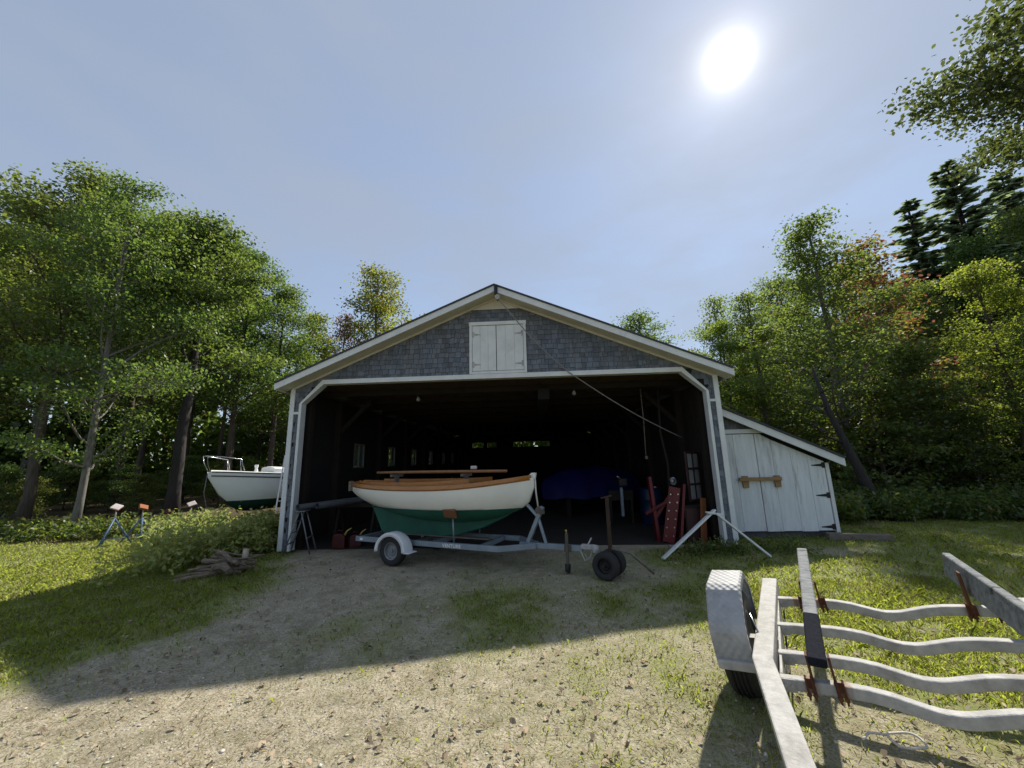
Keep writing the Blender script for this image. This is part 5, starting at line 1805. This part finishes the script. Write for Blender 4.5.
o = MB().tube([(0, 0, .05), (.25, -.15, .10), (.02, .25, .36)][:2] + [(.42, -.28, .06)], [.05, .05, .045], 10).build('log', 'log', None, smooth=True)
o.location = lp_ + Vector((-.1, .1, .1)); tag(o, 'thick log sticking out of the front of the brush heap', 'log', 'logs in the brush heap')


# ------------------------------------------------------------------ weeds, ferns, grass, litter, pebbles
def stuff(name, P, m):
    o = object_of(quads_mesh(name, P, m), name)
    o['kind'] = 'stuff'
    return o


def weedy(n, fn, hfn, size, seed, m, name, per=10):
    """stems with leaves; fn samples ground points, hfn gives the height"""
    g = np.random.default_rng(seed)
    pts = fn(g, n)
    h = hfn(g, pts)
    tt = g.uniform(.15, 1, (len(pts), per))
    lean = g.normal(0, .16, (len(pts), 2))
    c = np.zeros((len(pts), per, 3))
    c[..., 2] = tt * h[:, None]
    c[..., 0] = pts[:, 0:1] + lean[:, 0:1] * tt * h[:, None] * 1.2 + g.normal(0, .05, tt.shape)
    c[..., 1] = pts[:, 1:2] + lean[:, 1:2] * tt * h[:, None] * 1.2 + g.normal(0, .05, tt.shape)
    return stuff(name, leaves(c.reshape(-1, 3), size, g, up_bias=.6, aspect=.45), m)


def weed_pts(g, n):
    # the bank of weeds left of the barn
    a = gnd(118, 575); b_ = gnd(274, 552)
    u = g.uniform(0, 1, n) ** .85
    v = g.normal(0, .5, n)
    x = a[0] + (b_[0] - a[0]) * u
    y = a[1] + (b_[1] - a[1]) * u + 1.35 + v * (1.1 + .8 * np.sin(np.pi * u))
    k = (x < -4.75) & ((x / y > -.90) | (y < 7.3)) & (g.uniform(0, 1, n) < np.clip(.45 + .9 * fnoise(x, y, 3.4, 8), .06, 1))
    return np.stack([x, y], 1)[k]


def weed_h(g, p):
    u = np.clip((p[:, 0] + 7.0) / 1.6, .25, 1)
    return (.24 + .54 * u) * np.clip(1.0 - .19 * (p[:, 1] - 7.0), .5, 1) * g.uniform(.5, 1.15, len(p)) * (1 + .5 * fnoise(p[:, 0], p[:, 1], 2.6, 4))


weedy(6000, weed_pts, weed_h, .085, 31, 'weed', 'weeds', per=11)


def sunny_weeds(g, n):
    y = g.uniform(7.3, 10.0, n)
    x = -7.35 - .12 * (y - 7.3) + g.normal(0, .42, n)
    k = g.uniform(0, 1, n) < np.clip(.5 + 1.1 * fnoise(x, y, 3.0, 18), .05, 1)
    k &= x / y > -.90
    return np.stack([x, y], 1)[k]


weedy(2600, sunny_weeds, lambda g, p: g.uniform(.25, .62, len(p)) * (1 + .3 * fnoise(p[:, 0], p[:, 1], 2.6, 14)), .07, 35, 'weed', 'weeds', per=12)


def edge_left(g, n):
    x = g.uniform(-22, -6.2, n)
    y = 9.9 + .05 * (x + 11) + np.abs(g.normal(0, 1.1, n)) + .4 * fnoise(x, x * 0, 1.0, 7)
    return np.stack([x, y], 1)


def edge_right(g, n):
    x = g.uniform(6.9, 22, n)
    y = 9.7 + np.abs(g.normal(0, .9, n)) - .06 * (x - 7) + .4 * fnoise(x, x * 0, 1.0, 17)
    return np.stack([x, y], 1)


_g = np.random.default_rng(77)
_n = 80000
_a = _g.uniform(-1.15, 1.15, _n)
_r = _g.uniform(34, 44, _n)
_c = np.stack([np.sin(_a) * _r, np.cos(_a) * _r, _g.uniform(0, 1, _n) ** 1.05 * (8.0 + 2.0 * np.sin(_a * 23) + 1.5 * np.sin(_a * 51))], 1)
stuff('far_woods', leaves(_c, .5, _g, up_bias=.3), 'maple')
weedy(1700, edge_left, lambda g, p: g.uniform(.1, .5, len(p)) * np.where(p[:, 0] > -9.3, .6, 1), .11, 32, 'fern', 'undergrowth', per=10)
weedy(3200, edge_right, lambda g, p: g.uniform(.2, .8, len(p)), .11, 33, 'fern', 'undergrowth', per=10)


def jamb_pts(g, n):
    q = np.stack([g.uniform(3.0, 5.0, n), g.normal(7.15, .16, n)], 1)
    return q[(np.abs(q[:, 0] - 4.1) > .12)]


weedy(320, jamb_pts, lambda g, p: g.uniform(.05, .25, len(p)), .055, 34, 'fern', 'undergrowth', per=7)


def grass_blades(n, x0, x1, y0, y1, h0, h1, seed, wd=.006, power=1.0):
    g = np.random.default_rng(seed)
    # more blades near the camera, where they can be told apart
    y = y0 + (y1 - y0) * g.uniform(0, 1, n) ** power
    x = g.uniform(x0, x1, n)
    gr = grassness(x, y)
    fo = forestness(x, y)
    dense = np.clip(fnoise(x, y, 4.5, 11) * .5 + .55, 0.05, 1)
    k = g.uniform(0, 1, n) < gr ** 1.3 * dense * (1 - .75 * fo)
    k &= ~((x > -4.3) & (x < 4.1) & (y > 7.6)) & ~((x > 4.3) & (x < 6.5) & (y > 8.2))
    x, y, gr = x[k], y[k], gr[k]
    n = len(x)
    z = gheight(x, y)
    h = g.uniform(h0, h1, n) * (.55 + .45 * gr)
    az = g.uniform(0, 6.283, n)
    ln = g.uniform(.2, .95, n)
    d = np.stack([np.cos(az), np.sin(az), np.zeros(n)], 1)
    s = np.stack([-np.sin(az), np.cos(az), np.zeros(n)], 1) * (wd * g.uniform(.6, 1.3, n))[:, None]
    b_ = np.stack([x, y, z], 1)
    mid = b_ + d * (h * ln * .35)[:, None] + np.array([0, 0, 1]) * (h * .6)[:, None]
    tip = b_ + d * (h * ln)[:, None] + np.array([0, 0, 1]) * (h * (1.0 - .25 * ln))[:, None]
    return np.stack([b_ - s, b_ + s, mid + s * .8, tip, mid - s * .8], 1)


P = np.concatenate([
    grass_blades(420000, -14, 12, 1.2, 10.5, .02, .065, 41, .0045, 1.0),
    grass_blades(150000, -.8, 5.5, 1.2, 5.5, .015, .05, 42, .003, 1.0),
    grass_blades(90000, -9, -2.5, 3.0, 8.5, .02, .065, 43, .004, 1.0),
    grass_blades(9000, -9, 8, 1.5, 9, .06, .13, 44, .004, 1.0),
])
stuff('grass', P, 'grass')
M['straw'] = leafmat('dry_grass_blade', (0.36, 0.31, 0.17), (0.42, 0.36, 0.18), hue=0.0, gloss=.04)
_gg = np.random.default_rng(61)
_n = 70000
_y = 1.1 + 6.4 * _gg.uniform(0, 1, _n) ** 1.5
_x = _gg.uniform(-1, 1, _n) * (1.0 + _y * 1.25)
_k = (_gg.uniform(0, 1, _n) < np.clip(fnoise(_x, _y, 3.1, 25) * .5 + .5, .08, 1)) & ~((_x > -4.2) & (_x < 4.0) & (_y > 7.4))
_x, _y = _x[_k], _y[_k]
_n = len(_x)
_az = _gg.uniform(0, 6.283, _n)
_L = _gg.uniform(.015, .055, _n)
_d = np.stack([np.cos(_az) * _L, np.sin(_az) * _L, _gg.uniform(-.1, .5, _n) * _L], 1)
_s = np.stack([-np.sin(_az), np.cos(_az), np.zeros(_n)], 1) * _gg.uniform(.0012, .0032, _n)[:, None]
_b = np.stack([_x, _y, gheight(_x, _y) + .006], 1)
stuff('dry_grass', np.stack([_b - _s, _b + _s, _b + _d + _s * .4, _b + _d - _s * .4], 1), 'straw')

g = np.random.default_rng(51)
# fallen leaves and chips
n = 5200
y = 1.1 + 7.5 * g.uniform(0, 1, n) ** 1.6
x = g.uniform(-1, 1, n) * (1.2 + y * 1.15) + .6
clus = np.clip(fnoise(x, y, 2.4, 15) * .6 + .45, 0.03, 1)
k = (g.uniform(0, 1, n) < clus) & (y < 7.4)
x, y = x[k], y[k]
c = np.stack([x, y, gheight(x, y) + g.uniform(.006, .022, len(x))], 1)
stuff('fallen_leaves', leaves(c, .044, g, up_bias=2.2, aspect=.6, fold=.5, droop=0), 'dead_leaf')

# pebbles: squashed little polyhedra
n = 9000
y = 1.0 + 6.5 * g.uniform(0, 1, n) ** 1.7
x = g.uniform(-1, 1, n) * (1.0 + y * 1.3)
k = (grassness(x, y) < g.uniform(.1, .75, n))
x, y = x[k], y[k]
n = len(x)
base = np.array([(1, 0, 0), (.3, .95, 0), (-.8, .6, 0), (-.8, -.6, 0), (.3, -.95, 0), (0, 0, .75), (0, 0, -.5)])
sz_ = np.abs(g.normal(0, .0055, n)) + .003
sz_[g.uniform(0, 1, n) < .012] *= 2.0
ca, sa = np.cos(g.uniform(0, 6.28, n)), np.sin(g.uniform(0, 6.28, n))
V = base[None] * sz_[:, None, None] * g.uniform(.7, 1.3, (n, 7, 1)) * np.array([1, .75, .6])
V = np.stack([V[..., 0] * ca[:, None] - V[..., 1] * sa[:, None], V[..., 0] * sa[:, None] + V[..., 1] * ca[:, None], V[..., 2]], -1)
V += np.stack([x, y, gheight(x, y) + sz_ * .15], 1)[:, None]
fs = np.array([(i, (i + 1) % 5, 5) for i in range(5)] + [((i + 1) % 5, i, 6) for i in range(5)])
FI = (fs[None] + (np.arange(n) * 7)[:, None, None]).reshape(-1, 3)
me = bpy.data.meshes.new('gravel')
me.vertices.add(n * 7); me.vertices.foreach_set('co', V.reshape(-1).astype(np.float32))
me.loops.add(FI.size); me.loops.foreach_set('vertex_index', FI.reshape(-1).astype(np.int32))
me.polygons.add(len(FI)); me.polygons.foreach_set('loop_start', np.arange(0, FI.size, 3, dtype=np.int32)); me.polygons.foreach_set('loop_total', np.full(len(FI), 3, dtype=np.int32))
me.update(); me.materials.append(M['stone'])
o = object_of(me, 'gravel'); o['kind'] = 'stuff'
